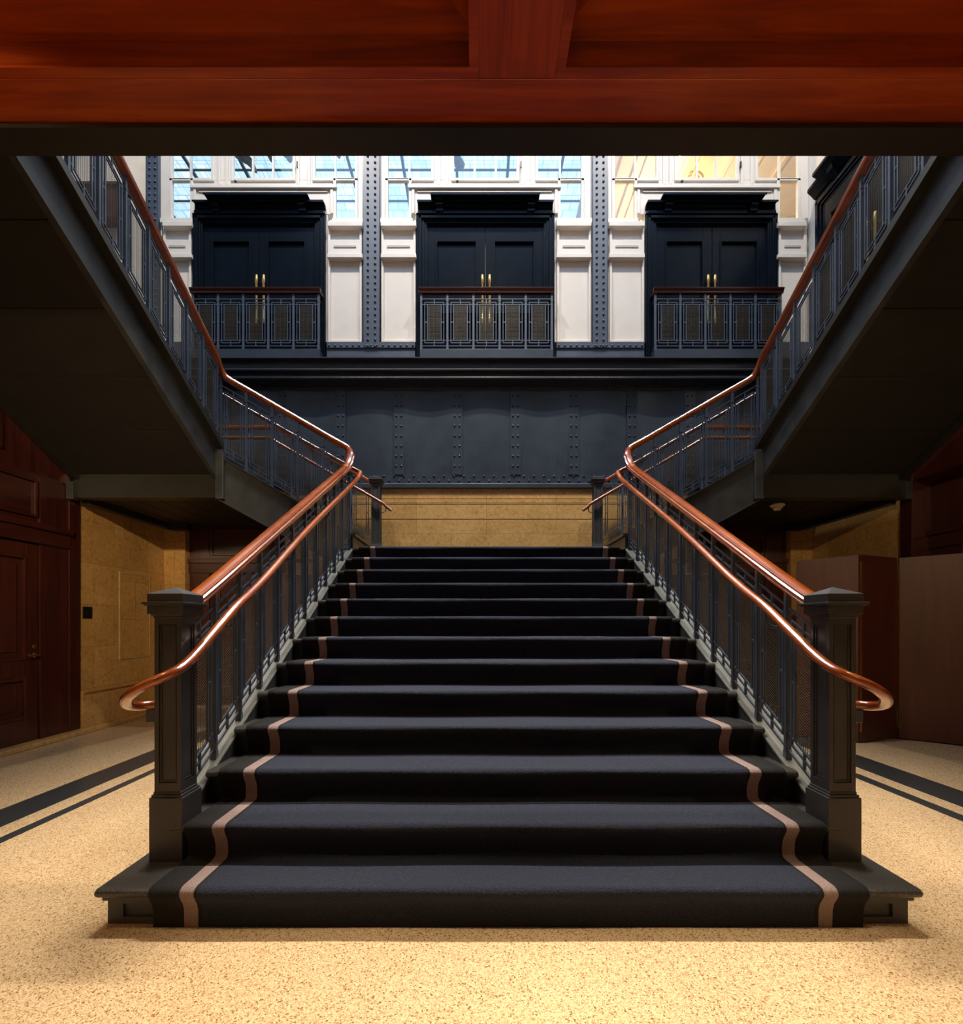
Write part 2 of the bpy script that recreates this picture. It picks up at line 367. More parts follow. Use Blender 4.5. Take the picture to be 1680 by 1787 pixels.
# ------------------------------------------------------------------ steel wall under the doors
mb = MB()
ys = 6.98
mb.box(-4.95, 5.2, ys, 7.1, pz(846, ys), pz(655, ys))
def plate(x0, x1, y0, y1, bulge):
    n = 10; Xs = [px(x0, ys)+(px(x1, ys)-px(x0, ys))*i/n for i in range(n+1)]
    vs, fs = [], []
    for zz, k in ((pz(y1, ys), 0), (pz((y0*.4+y1*.6), ys), .9), (pz(y0, ys), 1)):
        for i, xx in enumerate(Xs): vs.append((xx, ys-.004-k*(.022*max(0, bulge)*math.sin(math.pi*i/n)+.022*max(0, -bulge)*(1-math.sin(math.pi*i/n))), zz))
    fs = [(j*(n+1)+i, j*(n+1)+i+1, (j+1)*(n+1)+i+1, (j+1)*(n+1)+i) for j in range(2) for i in range(n)]
    mb.add(vs, fs)
cols = [286.5+101.35*k for k in range(12)]
for k, c in enumerate(cols[:-1]): plate(c+13, c+101.35-4, 683, 828, 1 if k % 2 else -1)
mb.box(-4.95, 5.2, ys-.012, ys, pz(682, ys), pz(662, ys)).box(-4.95, 5.2, ys-.012, ys, pz(844, ys), pz(828, ys))
for k, c in enumerate(cols):
    mb.box(px(c-4, ys), px(c+13, ys), ys-.016, ys, pz(828, ys), pz(682, ys)).box(px(c-4.5, ys), px(c+13.5, ys), ys-.024, ys, pz(829, ys), pz(704, ys))
    for dx in (0, 8.8):
        for y in [692]+[709.5+17.45*j for j in range(7)]: mb.rivet(px(c+dx, ys), ys-(.016 if y < 700 else .024), pz(y, ys), .016)
for k in range(62):
    x = 270+17.4*k
    for y, off in ((668.5, 0), (677.5, 8.7), (831.5, 0), (839.5, 8.7)): mb.rivet(px(x+off, ys), ys-.012, pz(y, ys), .016)
struct('wall_back_steel', mb, STEEL, 'blue-black riveted steel plate wall above the middle landing', 'wall')
mb = MB().box(-4.95, 5.2, 6.945, 7.1, pz(851.5, 6.95), pz(843.5, 6.95))
struct('trim_14', mb, STEEL, 'thin dark steel moulding between the steel plates and the marble', 'moulding', bevel=.006)
# stepped cornice ledge that carries the balconettes
prof = [(7.1, pz(662, 6.8)), (6.80, pz(662, 6.8)), (6.780, pz(661, 6.78)), (6.772, pz(659, 6.78)), (6.780, pz(657, 6.78)), (6.82, pz(656, 6.8)), (6.82, pz(649, 6.8)), (6.77, pz(648, 6.77)), (6.748, pz(647, 6.75)),
        (6.740, pz(645, 6.75)), (6.748, pz(643.3, 6.75)), (6.79, pz(642.5, 6.79)), (6.79, pz(627, 6.79)), (6.75, pz(625.5, 6.75)), (6.70, pz(624.5, 6.7)), (6.70, pz(622.5, 6.7)), (7.1, pz(622.5, 6.7)+.02)]
struct('trim_15', MB().prism(prof, 0, -4.95, 4.95), STEEL, 'long stepped steel cornice under the three upper doors', 'cornice')
Z3 = pz(622.5, 6.7)
# ------------------------------------------------------------------ white bays with doors, windows and pilasters
YP = 7.0
def fb(mb, x0, x1, y0, y1, yf, yb=7.095): return mb.box(px(x0, yf), px(x1, yf), yf, yb, pz(y1, yf), pz(y0, yf))
def frame_ring(mb, x0, x1, y0, y1, wx, wy, yf, yb=7.1):
    fb(mb, x0, x0+wx, y0, y1, yf, yb); fb(mb, x1-wx, x1, y0, y1, yf, yb); fb(mb, x0+wx, x1-wx, y0, y0+wy, yf, yb); fb(mb, x0+wx, x1-wx, y1-wy, y1, yf, yb)
def pilaster(x0, x1, label):
    t = thing('pilaster', (px((x0+x1)/2, YP), YP, Z3+.1), label, 'pilaster', None)
    b = MB(); fb(b, x0, x1, 386, 597, YP); obj('backing', b, WHITE, t)
    b = MB(); frame_ring(b, x0+1, x1-1, 448, 597, 4, 4, YP-.035, YP); obj('lower_panel', b, WHITE, t, bevel=.006)
    b = MB(); fb(b, x0+1, x1-1, 418, 447, YP-.05, YP); fb(b, x0, x1, 442, 449, YP-.09, YP); obj('middle_block', b, WHITE, t, bevel=.004)
    b = MB(); fb(b, x0+11, x1-11, 428, 431, YP-.06, YP-.045); obj('slot', b, SLOT_SHADE, t)
    b = MB(); frame_ring(b, x0+1, x1-1, 392, 421, 4, 3, YP-.035, YP); fb(b, x0, x1, 386, 394, YP-.09, YP); obj('upper_panel', b, WHITE, t, bevel=.004)
SLOT_SHADE = paint('slot_shade_grey', (.42, .39, .36), .6)  # grey carries the shade of the slots, laid on as proud strips
TOPY = 120
nwin = 0
def window(x0, x1, y0, y1, mull, low=None, label=''):
    global nwin; nwin += 1
    t = thing('window_%d' % nwin, (px((x0+x1)/2, YP), YP, pz(y1, YP)), label, 'window', None, 'structure')
    b = MB(); frame_ring(b, x0-5, x1+5, TOPY, y1+5, 5, 5, YP-.02, 7.03)
    if low:
        l0, l1, ly = low
        frame_ring(b, l0-5, l1+5, y1+.5, ly+5, 5, 2.5, YP-.02, 7.03)
    obj('frame', b, WHITE, t, bevel=.005)
    xs = [x0]+mull+[x1]; b = MB()
    for m_ in mull: fb(b, m_-1.6, m_+1.6, TOPY+5, y1, YP, 7.03)
    if mull: obj('glazing_bar', b, WHITE, t)
    for k in range(len(xs)-1):
        b = MB(); fb(b, xs[k]-.5, xs[k+1]+.5, TOPY+3, y1+1, 7.012, 7.017); obj('pane', b, GLASS, t)
    if low:
        b = MB(); fb(b, low[0]-.5, low[1]+.5, y1+3, low[2]+1, 7.012, 7.017); obj('pane', b, GLASS, t)
    return t
BAYS = [dict(e=(279, 633), d=(335, 567), L=(300, 368, [332.5]), M=(407, 510, [441, 476]), Rr=(549.5, 619, [585]), h=(447.5, 460), pl=(283, 334), pr=(571, 632), nm='left', c=(338, 566)),
        dict(e=(663, 1033), d=(726, 967.5), L=(677, 752, [714]), M=(792, 901, [828, 865]), Rr=(939, 1014, [977]), h=(841.5, 854), pl=(664, 726), pr=(971, 1032), nm='middle', c=(728, 965)),
        dict(e=(1061, 1410), d=(1127, 1357.5), L=(1073, 1145, [1108]), M=(1182, 1285, [1216, 1250]), Rr=(1323, 1392, [1360]), h=(1235.5, 1247.5), pl=(1063, 1125), pr=(1358, 1408), nm='right', c=(1125, 1353))]
def upper_door(n, label, frame, place=None, handles=None):
    # frame: outer px extents; built in the back wall plane
    x0, x1 = frame; t = thing('door_%d' % n, (px((x0+x1)/2, 6.95), 6.95, Z3), label, 'door', None, 'structure')
    b = MB()
    for i, (ins, yf) in enumerate(((0, 6.95), (4, 6.93), (9, 6.955), (13, 6.97), (17, 7.0))):
        frame_lo = 622
        fb(b, x0+ins, x0+ins+(5 if i < 4 else 3), 371+ins, frame_lo, yf, 7.1); fb(b, x1-ins-(5 if i < 4 else 3), x1-ins, 371+ins, frame_lo, yf, 7.1)
        fb(b, x0+ins, x1-ins, 371+ins, 371+ins+5, yf, 7.1)
    obj('frame', b, DOOR, t, bevel=.006)
    xi0, xi1 = x0+20, x1-20; mid = (xi0+xi1)/2
    for a, c in ((xi0, mid-.4), (mid+.4, xi1)):
        b = MB(); fb(b, a, c, 393, 622, 7.04, 7.10)
        frame_ring(b, a, c, 393, 622, 15, 27, 7.015, 7.05)
        fb(b, a+12, c-12, 545, 562, 7.015, 7.05)
        frame_ring(b, a+14, c-14, 419, 547, 2.5, 2.5, 7.0, 7.04)
        lf = obj('leaf', b, DOOR, t, bevel=.004)
        hx = (mid-6.5) if c < mid else (mid+6.5)
        if handles: hx = handles[0] if c < mid else handles[1]
        hb = MB(); X0 = px(hx, 6.96); zt, zb = pz(480.5, 6.96), pz(566, 6.96)
        hb.lathe((X0, 6.96, zb), [(.017, 0), (.022, .01), (.022, .09), (.018, .10), (.018, zt-zb-.12), (.024, zt-zb-.11), (.024, zt-zb-.05), (.021, zt-zb-.02), (.021, zt-zb)], 14)
        for zz in (zb+.12, zt-.14): hb.box(X0-.009, X0+.009, 6.96, 7.05, zz-.012, zz+.012)
        obj('pull_handle', hb, BRASS, lf, smooth=True, auto=40)['label'] = 'long brass pull handle'
    b = MB(); fb(b, x0+3, x1-3, 366, 372, 6.93, 7.1); fb(b, x0+22, x1-24, 349, 367, 6.95, 7.1); fb(b, x0+4, x1-4, 355, 367, 6.97, 7.1)
    obj('frieze', b, DOOR, t, bevel=.004)
    b = MB()
    for a, c, yt, d0 in ((x0+2, x1-2, 347, .14), (x0+26, x1-27, 342, .21)):
        pr = [(7.1, pz(yt+16, 6.95)), (7.0-d0*.3, pz(yt+16, 6.95)), (7.0-d0*.45, pz(yt+11, 6.95)), (7.0-d0*.8, pz(yt+6, 6.9)), (7.0-d0, pz(yt+4, 6.85)), (7.0-d0, pz(yt, 6.85)), (7.1, pz(yt, 6.85)+.04)]
        b.prism(pr, 0, px(a, 6.9), px(c, 6.9))
    obj('cornice', b, DOOR, t, bevel=.003)
    for bx in (x0+34, x1-47):
        b = MB(); pr = [(7.0, pz(372, 6.9)), (6.93, pz(372, 6.9)), (6.90, pz(367, 6.9)), (6.90, pz(362, 6.9)), (6.86, pz(360, 6.9)), (6.86, pz(354, 6.9)), (6.83, pz(352, 6.9)), (6.83, pz(347, 6.9)), (7.0, pz(347, 6.9))]
        b.prism(pr, 0, px(bx, 6.88), px(bx+12.5, 6.88)); obj('bracket', b, DOOR, t)
    return t
for bi, B in enumerate(BAYS):
    nm = B['nm']; e0, e1 = B['e']; L, M_, Q = B['L'], B['M'], B['Rr']
    b = MB()   # white casing between and around the windows
    fb(b, e0, L[0]-5, TOPY, 386, YP); fb(b, Q[1]+5, e1, TOPY, 386, YP)
    fb(b, L[1]+5, M_[0]-5, TOPY, 314.5, YP); fb(b, M_[1]+5, Q[0]-5, TOPY, 314.5, YP)
    lx, rx = L[2][0], Q[2][0]
    fb(b, lx+5, rx-5, 314.5, 324, YP)
    fb(b, lx+5, rx-5, 323, 374, YP-.005)
    d0, d1 = B['d']
    fb(b, lx-2, rx+2, 321.5, 327, YP-.045, YP); fb(b, lx+4, lx+9, 321.5, 372, YP-.03, YP); fb(b, rx-9, rx-4, 321.5, 372, YP-.03, YP)
    fb(b, lx+14, rx-14, 333, 335, YP-.02, YP)
    for xx in (L[1]+12, M_[0]-14, M_[1]+8, Q[0]-13): fb(b, xx, xx+4, TOPY, 321, YP-.03, YP)
    fb(b, e0, lx+6, 380, 388, YP-.05, YP); fb(b, rx-6, e1, 380, 388, YP-.05, YP)
    fb(b, e0, B['pl'][0]+2, 386, 597, YP); fb(b, B['pl'][1]-1, d0+2, 372, 597, YP); fb(b, d1-2, B['pr'][0]+1, 372, 597, YP)
    struct('trim_%d' % (16+bi), b, WHITE, 'ivory window casing above the %s upper door' % nm, 'window casing', bevel=.004)
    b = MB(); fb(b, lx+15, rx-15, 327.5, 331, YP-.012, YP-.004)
    struct('trim_%d' % (26+bi), b, SLOT_SHADE, 'long grey strip painted as the shade of a slot in the ivory panel above the %s upper door' % nm, 'slot')
    window(L[0], L[1], 310, 310, L[2], (L[0], L[2][0]-1, 379), 'L-shaped ivory window to the left above the %s upper door' % nm)
    wn = window(M_[0], M_[1], 310, 310, M_[2], None, 'ivory casement window centred above the %s upper door' % nm)
    kb = MB().lathe((px(M_[0]+6, YP), YP-.05, pz(320.5, YP)-.0), [(.004, 0), (.018, .006), (.02, .02), (.012, .03)], 12, 1); obj('catch', kb, BLACK, wn)
    kb = MB(); fb(kb, M_[1]+7, M_[1]+9, 281, 291, YP-.045, YP-.02); obj('hinge', kb, BLACK, wn)
    window(Q[0], Q[1], 310, 310, Q[2], (Q[2][0]+1, Q[1], 378), 'L-shaped ivory window to the right above the %s upper door' % nm)
    pilaster(*B['pl'], 'ivory panelled pilaster left of the %s upper door' % nm)
    pilaster(*B['pr'], 'ivory panelled pilaster right of the %s upper door' % nm)
    upper_door(bi+1, 'dark glossy double door with brass pulls, %s of the three upper doors' % nm, B['d'], handles=B['h'])
    # plinth band with a row of rivets beside the door
for k, (a, c, lab) in enumerate(((254, 277.5, 'riveted steel column left of the left upper door'), (633, 663, 'riveted steel column between left and middle upper doors'), (1033, 1061, 'riveted steel column between middle and right upper doors'))):
    t = thing('riveted_column', (px((a+c)/2, 6.96), 6.96, Z3), lab, 'column')
    b = MB(); fb(b, a, c, TOPY, 606, 6.96, 7.1); obj('web_plate', b, STEEL, t)
    b = MB(); fb(b, a+1.5, c-1.5, TOPY, 606, 6.945, 6.97)
    for x in (a+(c-a)*.29, a+(c-a)*.71):
        y = 604
        while y > 262: b.rivet(px(x, 6.945), 6.945, pz(y, 6.945), .019); y -= 11.05
    obj('riveted_strap', b, IRON, t)
for k, (a, c) in enumerate(((570, 724), (971, 1124))):
    b = MB(); fb(b, a, c, 597, 606.5, 6.95, 7.1); fb(b, a, c, 606, 624, 6.97, 7.1)
    n = 15
    for i in range(n): b.rivet(px(a+4+(c-a-8)*i/(n-1), 6.95), 6.95, pz(603, 6.95), .017)
    struct('trim_%d' % (19+k), b, IRON, ('riveted plinth band between left and middle upper doors', 'riveted plinth band between middle and right upper doors')[k], 'plinth')
b = MB(); fb(b, 240, 334, 597, 624, 6.96, 7.1); struct('trim_21', b, IRON, 'plinth band left of the left upper door', 'plinth')
b = MB(); fb(b, 1359, 1412, 597, 624, 6.96, 7.1); struct('trim_22', b, IRON, 'plinth band right of the right upper door', 'plinth')
# upper side wall at right with its own door
struct('wall_right_upper', MB().box(4.95, 5.2, 2.0, 7.1, 5.05, 11.0), CREAM, 'cream upper side wall at right holding a dark door', 'wall')
def side_door():
    t = thing('door_4', (4.95, 5.77, Z3), 'dark glossy double door on the right side wall behind the stair rail', 'door', None, 'structure')
    zt = pz(371, 6.95); yc = 5.77; hw = 1.03
    b = MB()
    for ins, pr in ((0, .05), (.04, .075), (.08, .055), (.12, .035)):
        for sg in (-1, 1): b.box(4.95-pr, 4.96, yc+sg*(hw-ins), yc+sg*(hw-ins-.05), Z3, zt-ins)
        b.box(4.95-pr, 4.96, yc-hw+ins, yc+hw-ins, zt-ins-.05, zt-ins)
    obj('frame', b, DOOR, t, bevel=.005)
    for sg in (-1, 1):
        b = MB().box(4.92, 4.96, yc+sg*.004, yc+sg*(hw-.16), Z3, zt-.16)
        y0, y1 = yc+sg*.14, yc+sg*(hw-.3)
        b.box(4.90, 4.93, y0, y1, zt-.42, zt-.40).box(4.90, 4.93, y0, y1, Z3+.75, Z3+.77).box(4.90, 4.93, y0, y0+sg*.02, Z3+.75, zt-.40).box(4.90, 4.93, y1, y1-sg*.02, Z3+.75, zt-.40)
        lf = obj('leaf', b, DOOR, t)
        hb = MB().lathe((4.86, yc+sg*.055, Z3+.48), [(.019, 0), (.019, .62), (.024, .63), (.024, .70), (.02, .73)], 12)
        for zz in (.6, 1.1): hb.box(4.86, 4.93, yc+sg*.055-.009, yc+sg*.055+.009, Z3+zz-.01, Z3+zz+.01)
        obj('pull_handle', hb, BRASS, lf, smooth=True, auto=40)
    b = MB().box(4.91, 4.96, yc-hw, yc+hw, zt, zt+.15)
    for a, d0, z in ((hw, .14, 0), (hw-.2, .21, .045)):
        b.prism([(4.96, zt+.05+z), (4.93-d0*.3, zt+.05+z), (4.93-d0*.6, zt+.10+z), (4.93-d0, zt+.15+z), (4.93-d0, zt+.19+z), (4.96, zt+.22+z)], 1, yc-a, yc+a)
    obj('cornice', b, DOOR, t)
    for sg in (-1, 1):
        b = MB().prism([(4.96, zt-.02), (4.88, zt-.02), (4.85, zt+.05), (4.81, zt+.08), (4.79, zt+.18), (4.96, zt+.18)], 1, yc+sg*.62-.05, yc+sg*.62+.05); obj('bracket', b, DOOR, t)
side_door()
# ------------------------------------------------------------------ rooms beyond the upper windows
t = thing('skylight', (-2.6, 11, 12), 'glass roof with dark glazing beams beyond the left and middle windows', 'skylight', None, 'structure')
obj('glass', MB().box(-10, 5.2, 7.4, 16, 12.0, 12.02), LAY, t)
b = MB()
for yy in (8.6, 9.4, 10.2, 11.03, 11.84, 12.65, 13.5): b.box(-10, 5.2, yy-.018, yy+.018, 11.97, 12)
obj('cross_beam', b, STEEL, t)
for xx in (-9.2, -8.0, -6.75, -5.5, -4.25, -3.0, -1.75, -.5, .7, 1.95, 3.2):
    obj('rafter', MB().box(xx-.03, xx+.03, 7.4, 16, 11.95, 12), STEEL, t)
struct('wall_beyond', MB().box(-10.2, 5.4, 16, 16.2, 5, 12.2), CREAM, 'far cream wall under the glass roof', 'wall')
def lump(p, q, r0, r1, bend, label):
    P, Q = Vector(p), Vector(q); pts = [P.lerp(Q, k/6)+Vector((bend*math.sin(math.pi*k/6), 0, 0)) for k in range(7)]
    b = MB(); n = 10
    rad = [r0*.25, r0*.8, r0, (r0+r1)/2, r1, r1*.75, r1*.2]; vs, fs = [], []
    for k, c in enumerate(pts):
        for j in range(n):
            a = 2*math.pi*j/n; rr = rad[k]*(1+.18*math.sin(3*j+k*2)); vs.append(c+Vector((math.cos(a)*rr, math.sin(a)*rr, .25*rr*math.sin(a))))
    fs = [(k*n+j, k*n+(j+1) % n, (k+1)*n+(j+1) % n, (k+1)*n+j) for k in range(6) for j in range(n)]+[tuple(range(n)), tuple(range(6*n, 7*n))]
    b.add(vs, fs); b.box(P.x-.006, P.x+.006, P.y-.006, P.y+.006, P.z-.02, 12.0)
    tag(obj('suspended_ornament', b, GREYB, smooth=True, auto=50), label, 'ornament', 'ornaments hanging under the glass roof')
lump(at(408, 262, 9), at(447, 302, 9), .16, .06, .06, 'long grey-brown ornament hanging left in the left casement window')
lump(at(470, 262, 9), at(474, 283, 9), .06, .05, 0, 'short grey-brown ornament hanging in the middle of the left casement window')
lump(at(496, 262, 9), at(506, 284, 9), .09, .06, .02, 'grey-brown ornament hanging at the right side of the left casement window')
lump(at(588, 262, 9), at(592, 277, 9), .06, .04, 0, 'small grey-brown ornament tip hanging in the right window of the left bay')
lump(at(797, 262, 9), at(806, 298, 9), .07, .10, -.03, 'hook-shaped grey-brown ornament hanging in the middle casement window')
# cream room behind the right-hand bay
t = thing('ceiling_beyond', (3.6, 8.3, 8.9), 'cream moulded ceiling of the lamplit room behind the right window', 'ceiling', None, 'structure')
b = MB().box(1.9, 6.4, 7.3, 9.9, 8.9, 9.0); obj('plaster', b, CREAM, t)
b = MB()
for xx, ww in ((2.35, .04), (2.6, .12), (2.75, .03), (3.05, .05), (3.4, .16), (3.62, .04), (4.1, .06), (4.4, .14), (4.6, .03), (5.0, .06)): b.box(xx, xx+ww, 7.3, 9.9, 8.86, 8.9)
obj('moulding', b, CREAM, t)
b = MB(); rr = []
for k in range(60):
    a = k*.32; r_ = .02+.0032*k; rr.append((px(1205, 8.0)+r_*math.cos(a), 8.05+r_*.9*math.sin(a), 8.875))
b.sweep(rr, [(.012*math.cos(q), .012*math.sin(q)) for q in [i*math.pi/3 for i in range(6)]]); obj('scroll_ornament', b, CREAM, t)
struct('wall_beyond_right', MB().box(1.9, 6.4, 9.9, 10.0, 5, 9.0).box(6.4, 6.5, 7.3, 10, 5, 9.0).box(1.86, 1.9, 7.3, 9.9, 5, 9.0), CREAM, 'cream walls of the lamplit room behind the right window', 'wall')
def bulb():
    c = at(1187, 268, 7.6); t = thing('ceiling_lamp', c, 'small glaring lamp inside the casement window of the right bay', 'lamp')
    obj('bulb', MB().lathe(c, [(.005, -.03), (.028, -.02), (.035, 0), (.028, .02), (.01, .03)], 14), glow('lamp_glow', (1, .82, .5), 30), t, smooth=True)
    obj('stem', MB().lathe(c, [(.012, .03), (.012, 8.9-c[2])], 8), BRASS, t)
    lamp('POINT', 'room_light', (3.4, 8.2, 7.9), 95, (1, .72, .36), .15)
bulb()

# ================================================================== STAIRS
# first step with returned ends
t = thing('bottom_step', (XC, 2.1, 0), 'wide granite bottom step with moulded panelled ends at the foot of the stairs', 'step')
b = MB().prism([(1.946, .135), (1.955, .128), (2.46, .128), (2.46, .165), (1.955, .165), (1.943, .158), (1.940, .148)], 0, X(-1, 1.725), X(1, 1.725))
obj('slab', b, GRAN, t, bevel=.005)
b = MB().box(X(-1, 1.6995), X(1, 1.6995), 1.997, 2.44, 0, .105).box(X(-1, 1.713), X(1, 1.713), 1.972, 2.45, .105, .118).box(X(-1, 1.706), X(1, 1.706), 1.985, 2.445, .118, .128)
for s, _ in SIDES:   # raised border leaving a sunk panel on each front end
    xa, xb = X(s, 1.70), X(s, 1.36)
    b.box(xa, xb, 1.985, 1.998, 0, .028).box(xa, xb, 1.985, 1.998, .085, .105).box(xa, X(s, 1.635), 1.985, 1.998, .028, .085)
obj('panelled_base', b, NEWEL, t)
# main flight
t = thing('stair_flight', (XC, 3.6, 0), 'broad central stair flight rising to the middle landing', 'stairs')
for i in range(2, 14):
    y = YR(i)
    b = MB().box(X(-1, 1.565), X(1, 1.565), y, y+.03, (i-1)*R, i*R-.035); obj('riser', b, RISER, t)
    y2 = YR(i+1) if i < 13 else y+.3
    z = i*R
    b = MB().prism([(y-.022, z-.036), (y-.030, z-.028), (y-.034, z-.018), (y-.030, z-.007), (y-.02, z), (y2+.03, z), (y2+.03, z-.036)], 0, X(-1, 1.565), X(1, 1.565)); obj('tread', b, GRAN, t)
    for s, _ in SIDES: obj('tread_moulding', MB().box(X(s, 1.50), X(s, 1.565), y-.012, y+.004, z-.055, z-.036), RISER, t)
ZST = lambda y: .42+.585*(y-2.43)
for s, nm in SIDES:
    y0, y1 = 2.32, YF+.03
    a0, a1 = sorted((X(s, 1.566), X(s, 1.70)))
    b = MB().hexa([(a0, y0, ZST(y0)-.30), (a1, y0, ZST(y0)-.30), (a1, y1, ZST(y1)-.34), (a0, y1, ZST(y1)-.34), (a0, y0, ZST(y0)-.012), (a1, y0, ZST(y0)-.012), (a1, y1, ZST(y1)-.012), (a0, y1, ZST(y1)-.012)])
    obj('stringer', b, STRING, t)
    c0, c1 = sorted((X(s, 1.560), X(s, 1.71)))
    b = MB().hexa([(c0, y0, ZST(y0)-.012), (c1, y0, ZST(y0)-.012), (c1, y1, ZST(y1)-.012), (c0, y1, ZST(y1)-.012), (c0, y0, ZST(y0)), (c1, y0, ZST(y0)), (c1, y1, ZST(y1)), (c0, y1, ZST(y1))])
    obj('stringer_cap', b, paint('stringer_cap_lit_tone', (.20, .20, .17), .45, 0, .3), t)  # lighter colour paints in the overhead light on the stringer top
    b = MB().prism([(y0, .0), (y1, .0), (y1, ZST(y1)-.33), (y0+.2, ZST(y0+.2)-.30), (y0, ZST(y0)-.29)], 0, X(s, 1.62), X(s, 1.65)); obj('spandrel', b, NEWEL, t)
# carpet runner
def carpet_profile(th):
    pts = [(YR(1)-th, 0.0)]
    for i in range(1, 14):
        y = YR(i)-th; z = i*R+th; nb = .034
        pts += [(y-.002, z-.105), (y-.010, z-.075), (y-.024, z-.050), (y-nb, z-.030), (y-nb, z-.016), (y-nb+.008, z-.005), (y-nb+.022, z), (y, z+.001)]
        if i < 13:
            yn = YR(i+1)-th
            pts += [(yn-.03, z-.001), (yn-.008, z+.004), (yn-.001, z+.016)]
    pts.append((6.05, 13*R+th))
    return pts
def strip(x0, x1, wob=0):
    top = carpet_profile(.014); bot = carpet_profile(.001); n = len(top)
    cols = 1 if abs(x1-x0) < .3 else 24
    vs, fs = [], []
    for c in range(cols+1):
        xx = x0+(x1-x0)*c/cols
        for j, (y, z) in enumerate(top):
            wv = .0025*math.sin(xx*5.1+j*.9)*wob if 0 < j < n-1 else 0
            vs.append((xx, y+wv, z+wv*.6))
    for c in range(cols):
        for j in range(n-1): fs.append((c*n+j, (c+1)*n+j, (c+1)*n+j+1, c*n+j+1))
    o = len(vs)
    vs += [(x0, y, z) for y, z in bot]+[(x1, y, z) for y, z in bot]
    for j in range(n-1):
        fs.append((j, j+1, o+j+1, o+j)); fs.append((cols*n+j, cols*n+j+1, o+n+j+1, o+n+j))
        fs.append((o+j, o+j+1, o+n+j+1, o+n+j))
    b = MB(); b.add(vs, fs); return b
t = thing('stair_carpet', (XC, 3.6, .0), 'dark navy stair carpet with pale side bands running down the central flight', 'carpet')
obj('field', strip(X(-1, 1.286), X(1, 1.286), 1), NAVY, t, smooth=True, auto=60)
for s, nm in SIDES:
    obj('piping', strip(*sorted((X(s, 1.286), X(s, 1.301)))), BORD, t, smooth=True, auto=60)
    obj('pale_band', strip(*sorted((X(s, 1.301), X(s, 1.360)))), BAND, t, smooth=True, auto=60)['label'] = 'mauve-beige woven band'
    obj('border', strip(*sorted((X(s, 1.360), X(s, 1.49)))), BORD, t, smooth=True, auto=60)['label'] = 'plain black border'
# middle landing
struct('floor_landing', MB().box(X(-1, 1.62), X(1, 1.62), 5.40, 7.04, Z1-.14, Z1-.002), SOFF, 'middle landing at the top of the central flight', 'landing')

# balustrade sections
BT = [.050, .096, .132, .396, .654, .684, .734, .81]
def bar(mb, n, P0, P1, th, tn):
    # bar between two points in the panel plane; n is the horizontal normal of the panel
    P0, P1 = Vector(P0), Vector(P1); d = (P1-P0)
    up = Vector((0, 0, 1)) if abs(d.z) < .99*d.length else None
    if up is None: a = Vector((-n.y, n.x, 0))*th/2
    else: a = up*th/2
    c = n*tn/2
    mb.hexa([P0-a-c, P0-a+c, P0+a+c, P0+a-c, P1-a-c, P1-a+c, P1+a+c, P1+a-c])
SEC = {}
def section(w, dz, Hh, d, key):
    """grille frame and wire mesh for one bay; origin at the bay's lower start on the string"""
    if key in SEC: return SEC[key]
    d = Vector(d); n = Vector((-d.y, d.x, 0)); sc = Hh/.81
    T = [x*sc for x in BT]
    P = lambda u, tt: d*(u*w)+Vector((0, 0, dz*u+tt))
    g = MB(); th = .011
    def hb(u0, u1, tt, k=th): bar(g, n, P(u0, tt), P(u1, tt), k, .0106)
    def vb(u, t0, t1, k=th): bar(g, n, P(u, t0), P(u, t1), k, .012)
    hb(0, 1, T[0]); hb(0, 1, T[6])
    o0, o1, i0, i1 = .135, .865, .235, .765
    hb(o0, o1, T[1]); hb(o0, o1, T[5]); vb(o0, T[1], T[5]); vb(o1, T[1], T[5])
    hb(i0, i1, T[2]); hb(i0, i1, T[4]); vb(i0, T[2], T[4]); vb(i1, T[2], T[4])
    hb(0, i0, T[2], .009); hb(i1, 1, T[2], .009); hb(0, i0, T[4], .009); hb(i1, 1, T[4], .009)
    hb(o0-.02, i0+.01, T[3], .014); hb(i1-.01, o1+.02, T[3], .014)
    vb(.5, T[0], T[2]); vb(.5, T[4], T[6])
    m = MB(); sp = .0155; wid = w*(i1-i0); k = max(4, round(wid/sp)); wt = .0021
    for j in range(1, k): bar(m, n, P(i0+(i1-i0)*j/k, T[2]), P(i0+(i1-i0)*j/k, T[4]), wt, wt)
    q = round((T[4]-T[2])/sp)
    for j in range(1, q): tt = T[2]+(T[4]-T[2])*j/q; bar(m, n, P(i0, tt), P(i1, tt), wt, wt*.8)
    a = mesh_of('grille', g, IRON); fix_normals(a); c = mesh_of('wire_mesh', m, MESHM); fix_normals(c)
    SEC[key] = (a, c); return SEC[key]
MESHM = paint('wire_mesh_bronze', (.10, .085, .06), .45, 0, .2, .3, 0)
def post_mesh(Hh, key, foot=.03):
    if key in SEC: return SEC[key]
    b = MB().prism([(-.015, -.010), (.015, -.010), (.015, .010), (-.015, .010)], 2, -foot, Hh).box(-.017, .017, -.013, .013, -foot, .05).box(-.017, .017, -.013, .013, Hh-.12, Hh-.10)
    m = mesh_of('post', b, IRON); SEC[key] = m; return m
def run(parent, P0, d, n, w, dz, Hh, key, ends=(True, True)):
    P0 = Vector(P0); d = Vector(d)
    sm, wm = section(w, dz, Hh, d, key); pm = post_mesh(Hh, key+'p'+('x' if abs(d.x) > .5 else 'y'))
    for k in range(n):
        L = P0+d*(w*k)+Vector((0, 0, dz*k))
        g = inst('grille', sm, L, parent); inst('wire_mesh', wm, L, g)
    for k in range(n+1):
        if (k == 0 and not ends[0]) or (k == n and not ends[1]): continue
        inst('post', pm, P0+d*(w*k)+Vector((0, 0, dz*k)), parent)
